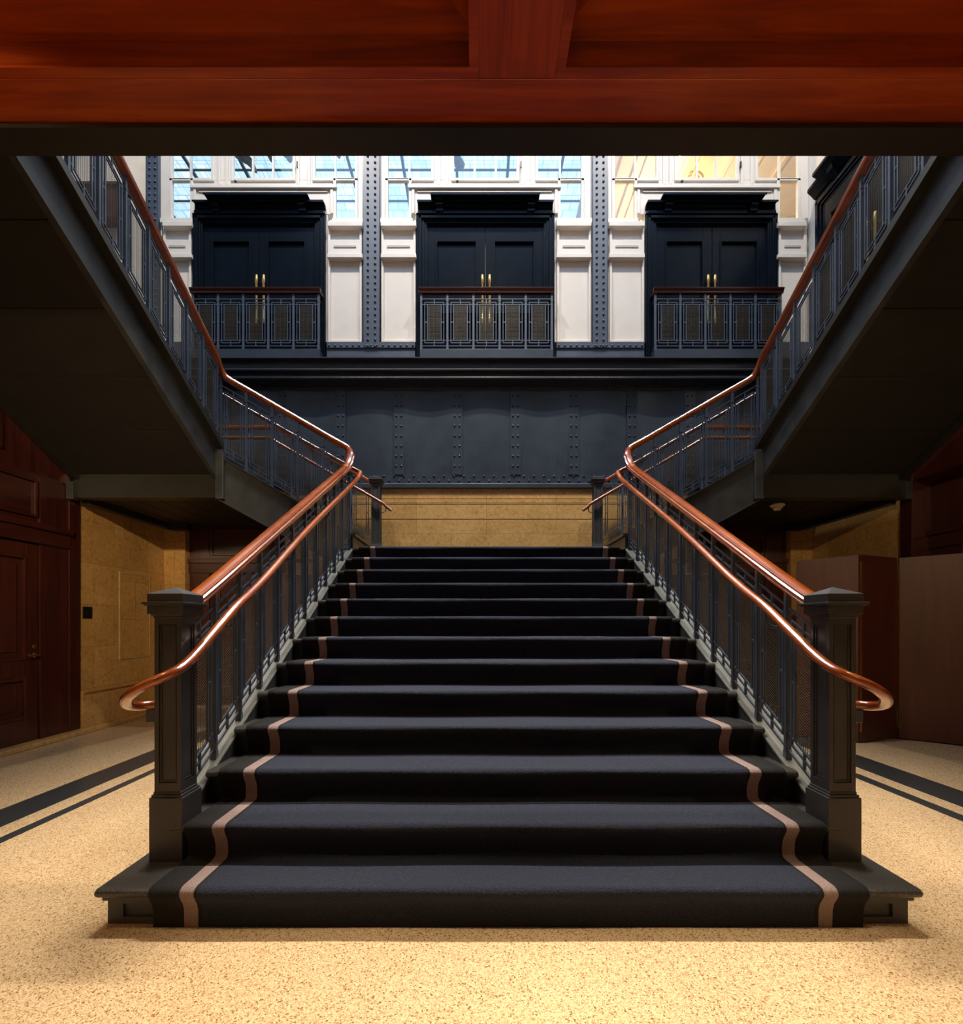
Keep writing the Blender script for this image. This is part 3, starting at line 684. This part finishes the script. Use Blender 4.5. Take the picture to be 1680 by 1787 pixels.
# handrail profiles
RP = [(-.046, -.012), (-.040, -.030), (-.022, -.034), (.022, -.034), (.040, -.030), (.046, -.012), (.046, .004), (.034, .010), (.036, .018), (.026, .030), (.008, .034), (-.008, .034), (-.026, .030), (-.036, .018), (-.034, .010), (-.046, .004)]
LP = [(.026*math.cos(a), .022*math.sin(a)) for a in [2*math.pi*k/14 for k in range(14)]]
ZH = lambda y: 1.954+.578*(y-3.39)           # main flight rail
ZA = lambda a: 2.345+.5786*a                 # side flight rail
ZQ = lambda y: 4.30+.58*(5.14-y)             # return flight rail
A3 = 3.06
ZSB = lambda a: Z2+.03-.578*(3.06-a)         # string top of side flight
ZB3 = lambda y: 4.27-.58*(y-2.99)            # underside of return string
for s, nm in SIDES:
    other = nm
    # balustrades
    t = thing('balustrade', (X(s, AB), 3.8, ZST(3.8)), 'grey-blue iron balustrade on the %s side of the central flight' % nm, 'balustrade')
    n = 11; w = (YF-2.335)/n
    run(t, (X(s, AB), 2.335, ZST(2.335)-.005), (0, 1, 0), n, w, .585*w, ZH(3.9)-ZST(3.9)-.03, 'main', (False, True))
    t = thing('balustrade', (X(s, 2.33), YF, ZSB(2.33)), 'iron balustrade at the front of the short %s side flight' % nm, 'balustrade')
    n = 5; w = (A3-AB)/n
    run(t, (X(s, AB), YF, ZSB(AB)), (s, 0, 0), n, w, .578*w, ZA(2.3)-ZSB(2.3)-.03, 'side'+nm, (False, True))
    t = thing('balustrade', (X(s, A3), 3.8, ZB3(3.8)+.4), 'iron balustrade along the steep upper flight at %s' % nm, 'balustrade')
    n = 11; w = .272
    run(t, (X(s, A3), 5.24, ZB3(5.24)+.395), (0, -1, 0), n, w, .58*w, ZQ(4)-ZB3(4)-.395-.03, 'upper')
    t = thing('balustrade', (X(s, 2.6), YB, ZSB(2.6)), 'rear iron balustrade behind the short %s side flight and corner landing' % nm, 'balustrade')
    zr = pz(841.4, YB); ZRr = lambda a: zr+.5786*(a-1.664)
    n = 5; w = (3.08-1.66)/n; hh = .86
    run(t, (X(s, 1.66), YB, ZRr(1.66)-hh-.03), (s, 0, 0), n, w, .5786*w, hh, 'rear'+nm, (False, True))
    run(t, (X(s, 3.08), YB, Z2+.03), (s, 0, 0), 5, .33, 0, pz(746, YB)-Z2-.06, 'rearflat'+nm, (False, True))
    # continuous top handrail
    pts = [(AB, 2.31, ZH(2.31)+.012), (AB, 2.6, ZH(2.6)), (AB, 3.4, ZH(3.4)), (AB, 4.3, ZH(4.3)), (AB, 5.1, ZH(5.1)), (1.598, 5.22, 3.02), (1.590, 5.30, 3.105), (1.588, 5.345, 3.20), (1.61, 5.365, 3.275), (1.67, 5.365, ZA(1.67)+.005), (1.8, 5.36, ZA(1.8)), (2.3, 5.36, ZA(2.3)), (2.8, 5.36, ZA(2.8)),
           (2.97, 5.36, ZA(2.97)), (3.035, 5.345, ZA(3.035)+.012), (A3, 5.29, 4.185), (A3, 5.2, ZQ(5.2)+.005), (A3, 5.0, ZQ(5.0)), (A3, 4, ZQ(4)), (A3, 3, ZQ(3)), (A3, 2.2, ZQ(2.2))]
    b = MB().sweep(smooth_path([(X(s, a), y, z) for a, y, z in pts]), RP)
    tag(obj('handrail', b, RAIL, smooth=True, auto=32), 'broad polished wooden handrail sweeping up the %s side from newel to upper floor' % nm, 'handrail', GROUPS['handrail'])
    # lower grab rail with the volute round the newel
    XI = -1.358
    lp = []
    for x, y in ((540, 921), (462, 1009.5), (414, 1057), (380, 1096)):
        Y = XI*F/(x-VX); lp.append((XC-XI, Y, pz(y, Y)))
    vol = [(343, 1140, 2.235), (319, 1163, 2.13), (295, 1177, 2.065), (259.5, 1193, 2.03), (236, 1206, 2.035), (222, 1218, 2.075), (222, 1229, 2.14), (238, 1232, 2.20), (258, 1230.5, 2.24), (275, 1229, 2.26)]
    for x, y, Y in vol:
        q = at(x, y, Y); lp.append((XC-q[0], Y, q[2]))
    y0 = 5.44
    head = [(3.12, y0, pz(676, y0)+.0), (2.6, y0, 3.057+.5786*(2.6-1.52)-.03), (1.95, y0, 3.057+.5786*(1.95-1.52)-.02), (1.62, y0, 3.10), (1.53, y0, 3.055), (1.49, y0-.03, 3.025), (XC-XI, y0-.12, 2.95), (XC-XI, 5.1, 2.81)]
    head[0] = (3.12, y0, 3.057+.5786*(3.12-1.52)-.03)
    t = thing('grab_rail', (X(s, 1.5), 2.2, 0), 'slim lower wooden rail on the %s side, curling round the front newel' % nm, 'handrail')
    b = MB().sweep(smooth_path([(X(s, a), y, z) for a, y, z in head+lp]), LP)
    obj('rail', b, RAIL, t, smooth=True, auto=40)
    for yy in (2.62, 3.44, 4.25, 5.07):
        zz = 1.567+.60*(yy-2.97)
        b = MB().sweep(smooth_path([(X(s, AB), yy, zz-.09), (X(s, 1.54), yy, zz-.10), (X(s, 1.49), yy, zz-.075), (X(s, XC-XI), yy, zz-.02)], 4), [(.008*math.cos(k*1.0472), .008*math.sin(k*1.0472)) for k in range(6)], Vector((0, 1, 0)))
        obj('bracket', b, IRON, t, smooth=True)
    q = at(262, 1240, 2.25)
    b = MB().box(X(s, XC-q[0]-.03), X(s, XC-q[0]+.012), 2.235, 2.26, .80, .865); obj('bracket', b, IRON, t, bevel=.004)
    # rear rails
    t = thing('handrail', (X(s, 3), YB, 0), 'wooden rail on top of the rear balustrade at %s' % nm, 'handrail')
    pts = [(1.655, YB, ZRr(1.655)), (2.3, YB, ZRr(2.3)), (2.95, YB, ZRr(2.95)), (3.08, YB, pz(746.5, YB)), (3.2, YB, pz(746, YB)), (4.72, YB, pz(746, YB))]
    obj('rail', MB().sweep(smooth_path([(X(s, a), y, z) for a, y, z in pts]), [(a*.8, c*.8) for a, c in RP]), RAIL, t, smooth=True, auto=32)
    y6 = 6.58; zl = pz(878.5, y6); al = XC-px(668, y6)
    t = thing('grab_rail', (X(s, 3), y6, 0), 'slim lower rail in front of the rear balustrade at %s with a drooping end' % nm, 'handrail')
    pts = [(al-.12, y6, pz(891, y6)), (al-.10, y6, pz(889, y6)), (al-.03, y6, zl-.03), (al+.05, y6, zl+.03), (2.3, y6, zl+.5786*(2.3-al)), (2.93, y6, zl+.5786*(2.93-al)), (3.05, y6, pz(764.5, y6)), (3.2, y6, pz(764, y6)), (4.7, y6, pz(764, y6))]
    obj('rail', MB().sweep(smooth_path([(X(s, a), y, z) for a, y, z in pts]), LP), RAIL, t, smooth=True, auto=40)
    b = MB().sweep(smooth_path([(X(s, al-.04), y6, zl-.05), (X(s, al-.035), y6, zl-.11), (X(s, al+.02), y6, zl-.13), (X(s, al+.05), YB-.02, zl-.11)], 5), [(.007*math.cos(k*1.0472), .007*math.sin(k*1.0472)) for k in range(6)], Vector((0, 1, 0)))
    obj('bracket', b, IRON, t, smooth=True)
    # newel posts
    def newel(xc, yc, z0, zb, zs, ztop, k, label):
        t = thing('newel_post', (xc, yc, z0), label, 'newel post')
        def sq(mb, h, za, zc): mb.box(xc-h, xc+h, yc-h, yc+h, za, zc)
        b = MB(); sq(b, .078*k, z0, zb-.02); sq(b, .072*k, zb-.02, zb-.008); sq(b, .066*k, zb-.008, zb+.004); obj('base', b, NEWEL, t, bevel=.004)
        b = MB(); h = .062*k; c = .020*k; sq(b, h-.009, zb, zs)
        for sx in (-1, 1):
            for sy in (-1, 1): b.box(xc+sx*h, xc+sx*(h-c), yc+sy*h, yc+sy*(h-c), zb, zs)
        for ax in (0, 1):
            for sg in (-1, 1):
                def fc(u0, u1, za, zc, d):
                    if ax == 0: b.box(xc+sg*(h-.0095), xc+sg*(h-d), yc+u0, yc+u1, za, zc)
                    else: b.box(xc+u0, xc+u1, yc+sg*(h-.0095), yc+sg*(h-d), za, zc)
                fc(-h+c, h-c, zb, zb+.045, .0004); fc(-h+c, h-c, zs-.035, zs, .0004)
                z0_, z1_ = zb+.05, zs-.04
                fc(-h+c+.006, -h+c+.011, z0_, z1_, .004); fc(h-c-.011, h-c-.006, z0_, z1_, .004); fc(-h+c+.011, h-c-.011, z0_, z0_+.005, .0045); fc(-h+c+.011, h-c-.011, z1_-.005, z1_, .0045)
        obj('shaft', b, NEWEL, t)
        b = MB(); sq(b, .066*k, zs-.004, zs+.006); sq(b, .073*k, zs+.006, zs+.014)
        dz = (ztop-zs-.014)/.130
        z = zs+.014; sq(b, .083*k, z, z+.038*dz); sq(b, .092*k, z+.038*dz, z+.044*dz); sq(b, .099*k, z+.044*dz, z+.055*dz); sq(b, .083*k, z+.055*dz, z+.094*dz)
        hh = .083*k; zz = z+.094*dz
        b.add([(xc-hh, yc-hh, zz), (xc+hh, yc-hh, zz), (xc+hh, yc+hh, zz), (xc-hh, yc+hh, zz), (xc, yc, ztop)], [(0, 1, 4), (1, 2, 4), (2, 3, 4), (3, 0, 4), (3, 2, 1, 0)])
        obj('cap', b, NEWEL, t, bevel=.002)
    newel(X(s, 1.584), 2.255, .165, .482, 1.306, 1.452, 1, 'panelled iron newel post with pyramid cap at the %s foot of the stairs' % nm)
    newel(X(s, 1.584), YB, Z1, Z1+.25, pz(846, YB), pz(831, YB), 1.0, 'slim dark newel post at the back of the middle landing, %s' % nm)
    # short side flight
    t = thing('stair_flight', (X(s, 2.3), 6, Z1), 'short %s side flight from middle landing up to corner landing' % nm, 'stairs')
    for k in range(6):
        a = AB-.04+k*.288
        b = MB().box(X(s, a), X(s, a+.02), YF+.03, YB-.03, Z1+k*R-.02, Z1+(k+1)*R-.03).box(X(s, a-.025), X(s, a+.31), YF+.03, YB-.03, Z1+(k+1)*R-.03, Z1+(k+1)*R); obj('step', b, GRAN, t)
    for yy, lab in ((YF-.03, 'f'), (YB-.02, 'r')):
        def zb_(a): return 2.705-.55*(3.10-a)
        p = [(AB+.0, ZSB(AB)), (AB, zb_(AB)), (A3+.02, zb_(A3+.02)), (A3+.02, ZSB(A3+.02))]
        b = MB().prism([(X(s, a), z) for a, z in p], 1, yy+.012, yy+.055); obj('stringer', b, STRING, t)
        b = MB()
        for f0, f1, d0, d1 in ((0, .012, -.014, .07), (-1, 0, 0, 0)):
            if f0 < 0: continue
            b.prism([(X(s, AB), ZSB(AB)), (X(s, A3), ZSB(A3)), (X(s, A3), ZSB(A3)+.012), (X(s, AB), ZSB(AB)+.012)], 1, yy+d0, yy+d1)
            b.prism([(X(s, AB), zb_(AB)-.014), (X(s, A3), zb_(A3)-.014), (X(s, A3), zb_(A3)), (X(s, AB), zb_(AB))], 1, yy+d0, yy+d1)
        obj('stringer_flange', b, STRING, t)
    b = MB().prism([(X(s, AB), zb_(AB)+.03), (X(s, A3), zb_(A3)+.03), (X(s, A3), zb_(A3)+.05), (X(s, AB), zb_(AB)+.05)], 1, YF+.05, YB-.02); obj('soffit', b, SOFF, t)
    # corner landing
    t = thing('corner_landing', (X(s, 3.9), 6, Z2-.4), 'dark boarded corner landing on the %s between side flight and upper flight' % nm, 'landing')
    obj('deck', MB().box(X(s, 3.05), X(s, 4.73), YF, 6.97, Z2-.05, Z2), SOFF, t)
    obj('front_beam', MB().box(X(s, 3.0), X(s, 4.73), YF-.02, YF+.06, 2.715, Z2-.05).box(X(s, 3.0), X(s, 4.73), YF-.05, YF+.09, 2.700, 2.716), DARK, t)
    b = MB(); a = 3.1
    while a < 4.6: b.box(X(s, a), X(s, a+.258), YF+.06, 6.97, 2.735, 2.765); a += .27
    b.box(X(s, 3.1), X(s, 4.7), YF+.06, 6.97, 2.757, 2.78)
    obj('soffit_boards', b, SOFF, t)
    obj('edge_beam', MB().box(X(s, 4.62), X(s, 4.72), YF+.09, 6.97, 2.66, 2.75), DARK, t)
    obj('back_bracket', MB().box(X(s, 4.35), X(s, 4.62), 6.78, 6.91, 2.64, 2.735), DARK, t)
    obj('corner_post', MB().box(X(s, 3.00), X(s, 3.09), YF-.07, YF+.02, 2.68, Z2+.08), STRING, t, bevel=.004)
    obj('corner_post', MB().box(X(s, 4.69), X(s, 4.77), YF-.07, YF+.01, 2.68, 2.88), STRING, t, bevel=.004)
    # upper return flight
    t = thing('stair_flight', (X(s, 3.9), 3.7, Z2), 'steep upper flight at %s climbing towards the viewer, seen from below' % nm, 'stairs')
    for k in range(11):
        y = 5.26-k*.272
        b = MB().box(X(s, 3.1), X(s, 4.7), y, y-.02, Z2+k*R-.02, Z2+(k+1)*R-.03).box(X(s, 3.1), X(s, 4.7), y+.02, y-.30, Z2+(k+1)*R-.03, Z2+(k+1)*R); obj('step', b, SOFF, t)
    y0, y1 = 5.30, 2.3
    def slab(a0, a1, lo, hi, ya=y0, yb=y1):
        q0, q1 = sorted((X(s, a0), X(s, a1)))
        return [(q0, ya, ZB3(ya)+lo), (q1, ya, ZB3(ya)+lo), (q1, yb, ZB3(yb)+lo), (q0, yb, ZB3(yb)+lo), (q0, ya, ZB3(ya)+hi), (q1, ya, ZB3(ya)+hi), (q1, yb, ZB3(yb)+hi), (q0, yb, ZB3(yb)+hi)]
    obj('inner_stringer', MB().hexa(slab(3.09, 3.12, 0, .39)), STRING, t)
    obj('stringer_flange', MB().hexa(slab(3.015, 3.12, .325, .395)), DARK, t)
    obj('stringer_flange', MB().hexa(slab(3.077, 3.13, -.012, 0)), STRING, t)
    obj('outer_stringer', MB().hexa(slab(4.66, 4.74, -.02, .3)), DARK, t)
    b = MB(); y = y0
    while y > 2.31: b.hexa(slab(3.10, 4.66, .045, .07, y, max(y-.492, y1))); y -= .50
    b.hexa(slab(3.10, 4.66, .062, .085))
    obj('soffit_boards', b, SOFF, t)
# ------------------------------------------------------------------ balconettes in front of the upper doors
for B, bx in zip(BAYS, ((337, 556), (735, 962.5), (1143, 1361))):
    yb_ = 6.83; x0, x1 = px(bx[0], yb_), px(bx[1], yb_); nm = B['nm']
    t = thing('balcony_railing', ((x0+x1)/2, yb_, Z3), 'blue iron balcony railing in front of the %s upper door' % nm, 'railing')
    z0 = pz(610, yb_); hh = pz(513, yb_)-z0
    obj('plinth', MB().box(x0-.02, x1+.02, yb_-.02, 7.0, Z3, z0), STEEL, t, bevel=.004)
    w = (x1-x0)/5
    run(t, (x0, yb_, z0), (1, 0, 0), 5, w, 0, hh, 'balc%d' % bx[0])
    for xx in (x0, x1):
        for zz in (.05, .734): obj('side_bar', MB().box(xx-.007, xx+.007, yb_, 6.97, z0+zz*hh/.81-.006, z0+zz*hh/.81+.006), IRON, t)
    zr = pz(513, yb_)
    pr = [(yb_-.055, zr+.065), (yb_-.05, zr+.05), (yb_-.032, zr+.02), (yb_-.03, zr), (yb_+.03, zr), (yb_+.05, zr+.05), (yb_+.05, zr+.065)]
    b = MB().prism(pr, 0, x0-.035, x1+.035)
    for xx in (x0-.035, x1-.02): b.box(xx, xx+.055, yb_, 6.95, zr+.01, zr+.06)
    obj('handrail', b, DX, t, bevel=.003)
# ================================================================== GROUND-FLOOR JOINERY
def panelled_door(n, label, facing, fixed, c, hw, ztop, plane, handle=None):
    """door in a side wall (facing +-1 along X) or in the back wall (facing 0)"""
    t = thing('door_%d' % n, (plane, c, 0) if facing else (c, plane, 0), label, 'door', None, 'structure')
    def bx(u0, u1, z0, z1, d0, d1):
        b = MB()
        if facing: b.box(plane+facing*d0, plane+facing*d1, u0, u1, z0, z1)
        else: b.box(u0, u1, plane-d0, plane-d1, z0, z1)
        return b
    def ex(b, u0, u1, z0, z1, d0, d1):
        q = bx(u0, u1, z0, z1, d0, d1); b.add(q.v, q.f)
    b = bx(c-hw, c+hw, .05, ztop, -.03, .0)
    for u0, u1, z0, z1 in ((c-hw, c-hw+.13, .05, ztop), (c+hw-.13, c+hw, .05, ztop), (c-hw+.13, c+hw-.13, ztop-.14, ztop), (c-hw+.13, c+hw-.13, .05, .30), (c-hw+.13, c+hw-.13, .72, .90)): ex(b, u0, u1, z0, z1, -.001, .022)
    lf = obj('leaf', b, DZ, t, bevel=.004)
    b = MB()
    for za, zc in ((.30, .72), (.90, ztop-.14)):
        u0, u1 = c-hw+.13, c+hw-.13
        for q in ((u0, u0+.025, za, zc), (u1-.025, u1, za, zc), (u0+.025, u1-.025, za, za+.025), (u0+.025, u1-.025, zc-.025, zc)): ex(b, *q, -.001, .032)
        ex(b, u0+.09, u1-.09, za+.09, zc-.09, -.001, .014)
    obj('panel_moulding', b, DZ, t, bevel=.004)
    b = MB()
    for u0, u1 in ((c-hw-.30, c-hw-.01), (c+hw+.01, c+hw+.36)):
        ex(b, u0, u1, .05, ztop+.72, -.03, .035)
    obj('jamb', b, DZ, t, bevel=.004)
    b = MB(); ex(b, c-hw-.30, c+hw+.36, ztop+.01, ztop+.16, -.03, .06); ex(b, c-hw-.30, c+hw+.36, ztop+.16, ztop+.22, -.03, .09); ex(b, c-hw-.30, c+hw+.36, ztop+.22, ztop+.75, -.03, .02)
    for u0, u1 in ((c-hw+.02, c+hw-.02),):
        for q in ((u0, u0+.03, ztop+.28, ztop+.68), (u1-.03, u1, ztop+.28, ztop+.68), (u0+.03, u1-.03, ztop+.28, ztop+.31), (u0+.03, u1-.03, ztop+.65, ztop+.68)): ex(b, *q, .019, .045)
    obj('lintel', b, DX if not facing else DY, t, bevel=.004)
    if handle is not None:
        hz = .945; b = MB()
        b.lathe((plane+facing*.022, handle, hz+.09), [(.02, 0), (.02, .008)], 12, 0)
        b.lathe((plane+facing*.022, handle, hz), [(.024, 0), (.024, .01), (.01, .012), (.01, .05)], 12, 0)
        b.box(plane+facing*.062, plane+facing*.078, handle-.11, handle+.012, hz-.009, hz+.009)
        obj('lever_handle', b, BRASS, lf, bevel=.003)['label'] = 'small brass lever handle with lock'
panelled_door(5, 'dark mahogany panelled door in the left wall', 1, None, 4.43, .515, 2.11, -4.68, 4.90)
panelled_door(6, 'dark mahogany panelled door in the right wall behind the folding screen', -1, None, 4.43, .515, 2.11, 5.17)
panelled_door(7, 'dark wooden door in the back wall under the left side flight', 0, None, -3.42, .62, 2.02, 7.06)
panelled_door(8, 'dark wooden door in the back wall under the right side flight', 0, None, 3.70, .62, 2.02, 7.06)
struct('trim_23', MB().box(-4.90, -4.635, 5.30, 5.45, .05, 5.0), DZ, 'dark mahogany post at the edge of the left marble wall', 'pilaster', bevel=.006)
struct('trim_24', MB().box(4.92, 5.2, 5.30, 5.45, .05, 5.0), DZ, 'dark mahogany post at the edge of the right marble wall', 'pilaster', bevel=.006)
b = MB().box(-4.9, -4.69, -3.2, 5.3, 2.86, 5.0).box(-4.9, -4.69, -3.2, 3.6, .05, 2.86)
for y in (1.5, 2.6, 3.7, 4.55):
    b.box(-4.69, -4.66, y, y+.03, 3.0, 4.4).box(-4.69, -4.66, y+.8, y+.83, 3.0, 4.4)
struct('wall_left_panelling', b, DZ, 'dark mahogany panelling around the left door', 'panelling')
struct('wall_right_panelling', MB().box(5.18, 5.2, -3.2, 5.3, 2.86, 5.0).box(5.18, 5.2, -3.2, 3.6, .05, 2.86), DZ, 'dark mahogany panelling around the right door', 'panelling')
struct('wall_right_light_block', MB().box(4.93, 5.2, 2.0, 5.3, 2.9, 5.05), DZ, 'added dark mahogany panel stopping light beside the right upper flight', 'wall')  # added to close the gap that let atrium light through
# small fittings
q = at(150, 1069, 5.54)
t = thing('switch_plate', (-4.65, 5.55, 1.33), 'square black switch plate on the left marble wall', 'switch')
obj('plate', MB().box(-4.65, -4.638, 5.49, 5.615, 1.335, 1.475), BLACK, t, bevel=.003)
obj('rocker', MB().box(-4.638, -4.630, 5.525, 5.58, 1.375, 1.435), BLACK, t, bevel=.003)
t = thing('access_panel', (-4.65, 6.35, .87), 'faint upright marble access panel in the left marble wall', 'panel')
obj('leaf', MB().box(-4.65, -4.644, 6.07, 6.60, .83, 1.93), MARY, t)
b = MB()
for q in ((6.05, 6.07, .81, 1.95), (6.60, 6.62, .81, 1.95), (6.07, 6.60, .81, .83), (6.07, 6.60, 1.93, 1.95)): b.box(-4.65, -4.640, *q)
obj('edge_strip', b, paint('pale_edge_strip', (.5, .36, .18), .3), t)
c = Vector((px(1356, 5.68), 5.68, 2.735))
t = thing('smoke_detector', c, 'cream smoke detector on the dark soffit of the right landing', 'smoke detector')
obj('mounting_base', MB().lathe(c, [(.05, 0), (.078, -.012), (.082, -.03), (.06, -.04)], 24), IVORY, t, smooth=True, auto=40)
obj('sensor_head', MB().lathe(c, [(.06, -.038), (.056, -.058), (.04, -.066), (.034, -.085), (.012, -.09)], 24), IVORY, t, smooth=True, auto=40)
# folding screen at right
t = thing('folding_screen', (4.5, 5.0, 0), 'brown plywood folding screen standing behind the right newel', 'screen')
def leaf(p, q, d, zt0, zt1):
    P, Q = Vector((*p, 0)), Vector((*q, 0)); n = Vector((-(Q-P).y, (Q-P).x, 0)).normalized()*d
    b = MB().hexa([P+Vector((0, 0, .012)), Q+Vector((0, 0, .012)), Q+n+Vector((0, 0, .012)), P+n+Vector((0, 0, .012)), P+Vector((0, 0, zt0)), Q+Vector((0, 0, zt1)), Q+n+Vector((0, 0, zt1)), P+n+Vector((0, 0, zt0))])
    return obj('panel', b, PLY, t, bevel=.003)
leaf((3.60, 5.28), (4.062, 4.985), .022, 1.985, 2.01)
leaf((4.078, 4.976), (4.620, 5.15), .022, 2.01, 2.0)
leaf((4.640, 5.15), (5.12, 4.80), .022, 2.0, 2.01)
obj('hinge', MB().box(4.063, 4.077, 4.962, 4.978, .12, 1.93), BRASS, t)['label'] = 'long brass piano hinge'
obj('hinge', MB().box(4.624, 4.632, 5.13, 5.15, .12, 1.93), BRASS, t)['label'] = 'thin brass hinge line'
for p in ((3.62, 5.28), (4.07, 4.995), (4.63, 5.165), (5.08, 4.84)):
    obj('foot', MB().lathe((p[0], p[1], 0), [(.014, 0), (.014, .014)], 10), BLACK, t)
# things on the upper gallery wall seen through the left stair railing
b = MB(); fb(b, 105, 205, 318, 378, 6.9, 7.1)
t = thing('pelmet', (px(155, 6.9), 6.9, pz(378, 6.9)), 'brown wooden pelmet box on the upper wall behind the left stair rail', 'pelmet')
obj('box', b, DX, t, bevel=.006)
b = MB(); fb(b, 101, 209, 316, 321, 6.86, 7.1); obj('top_moulding', b, DX, t)
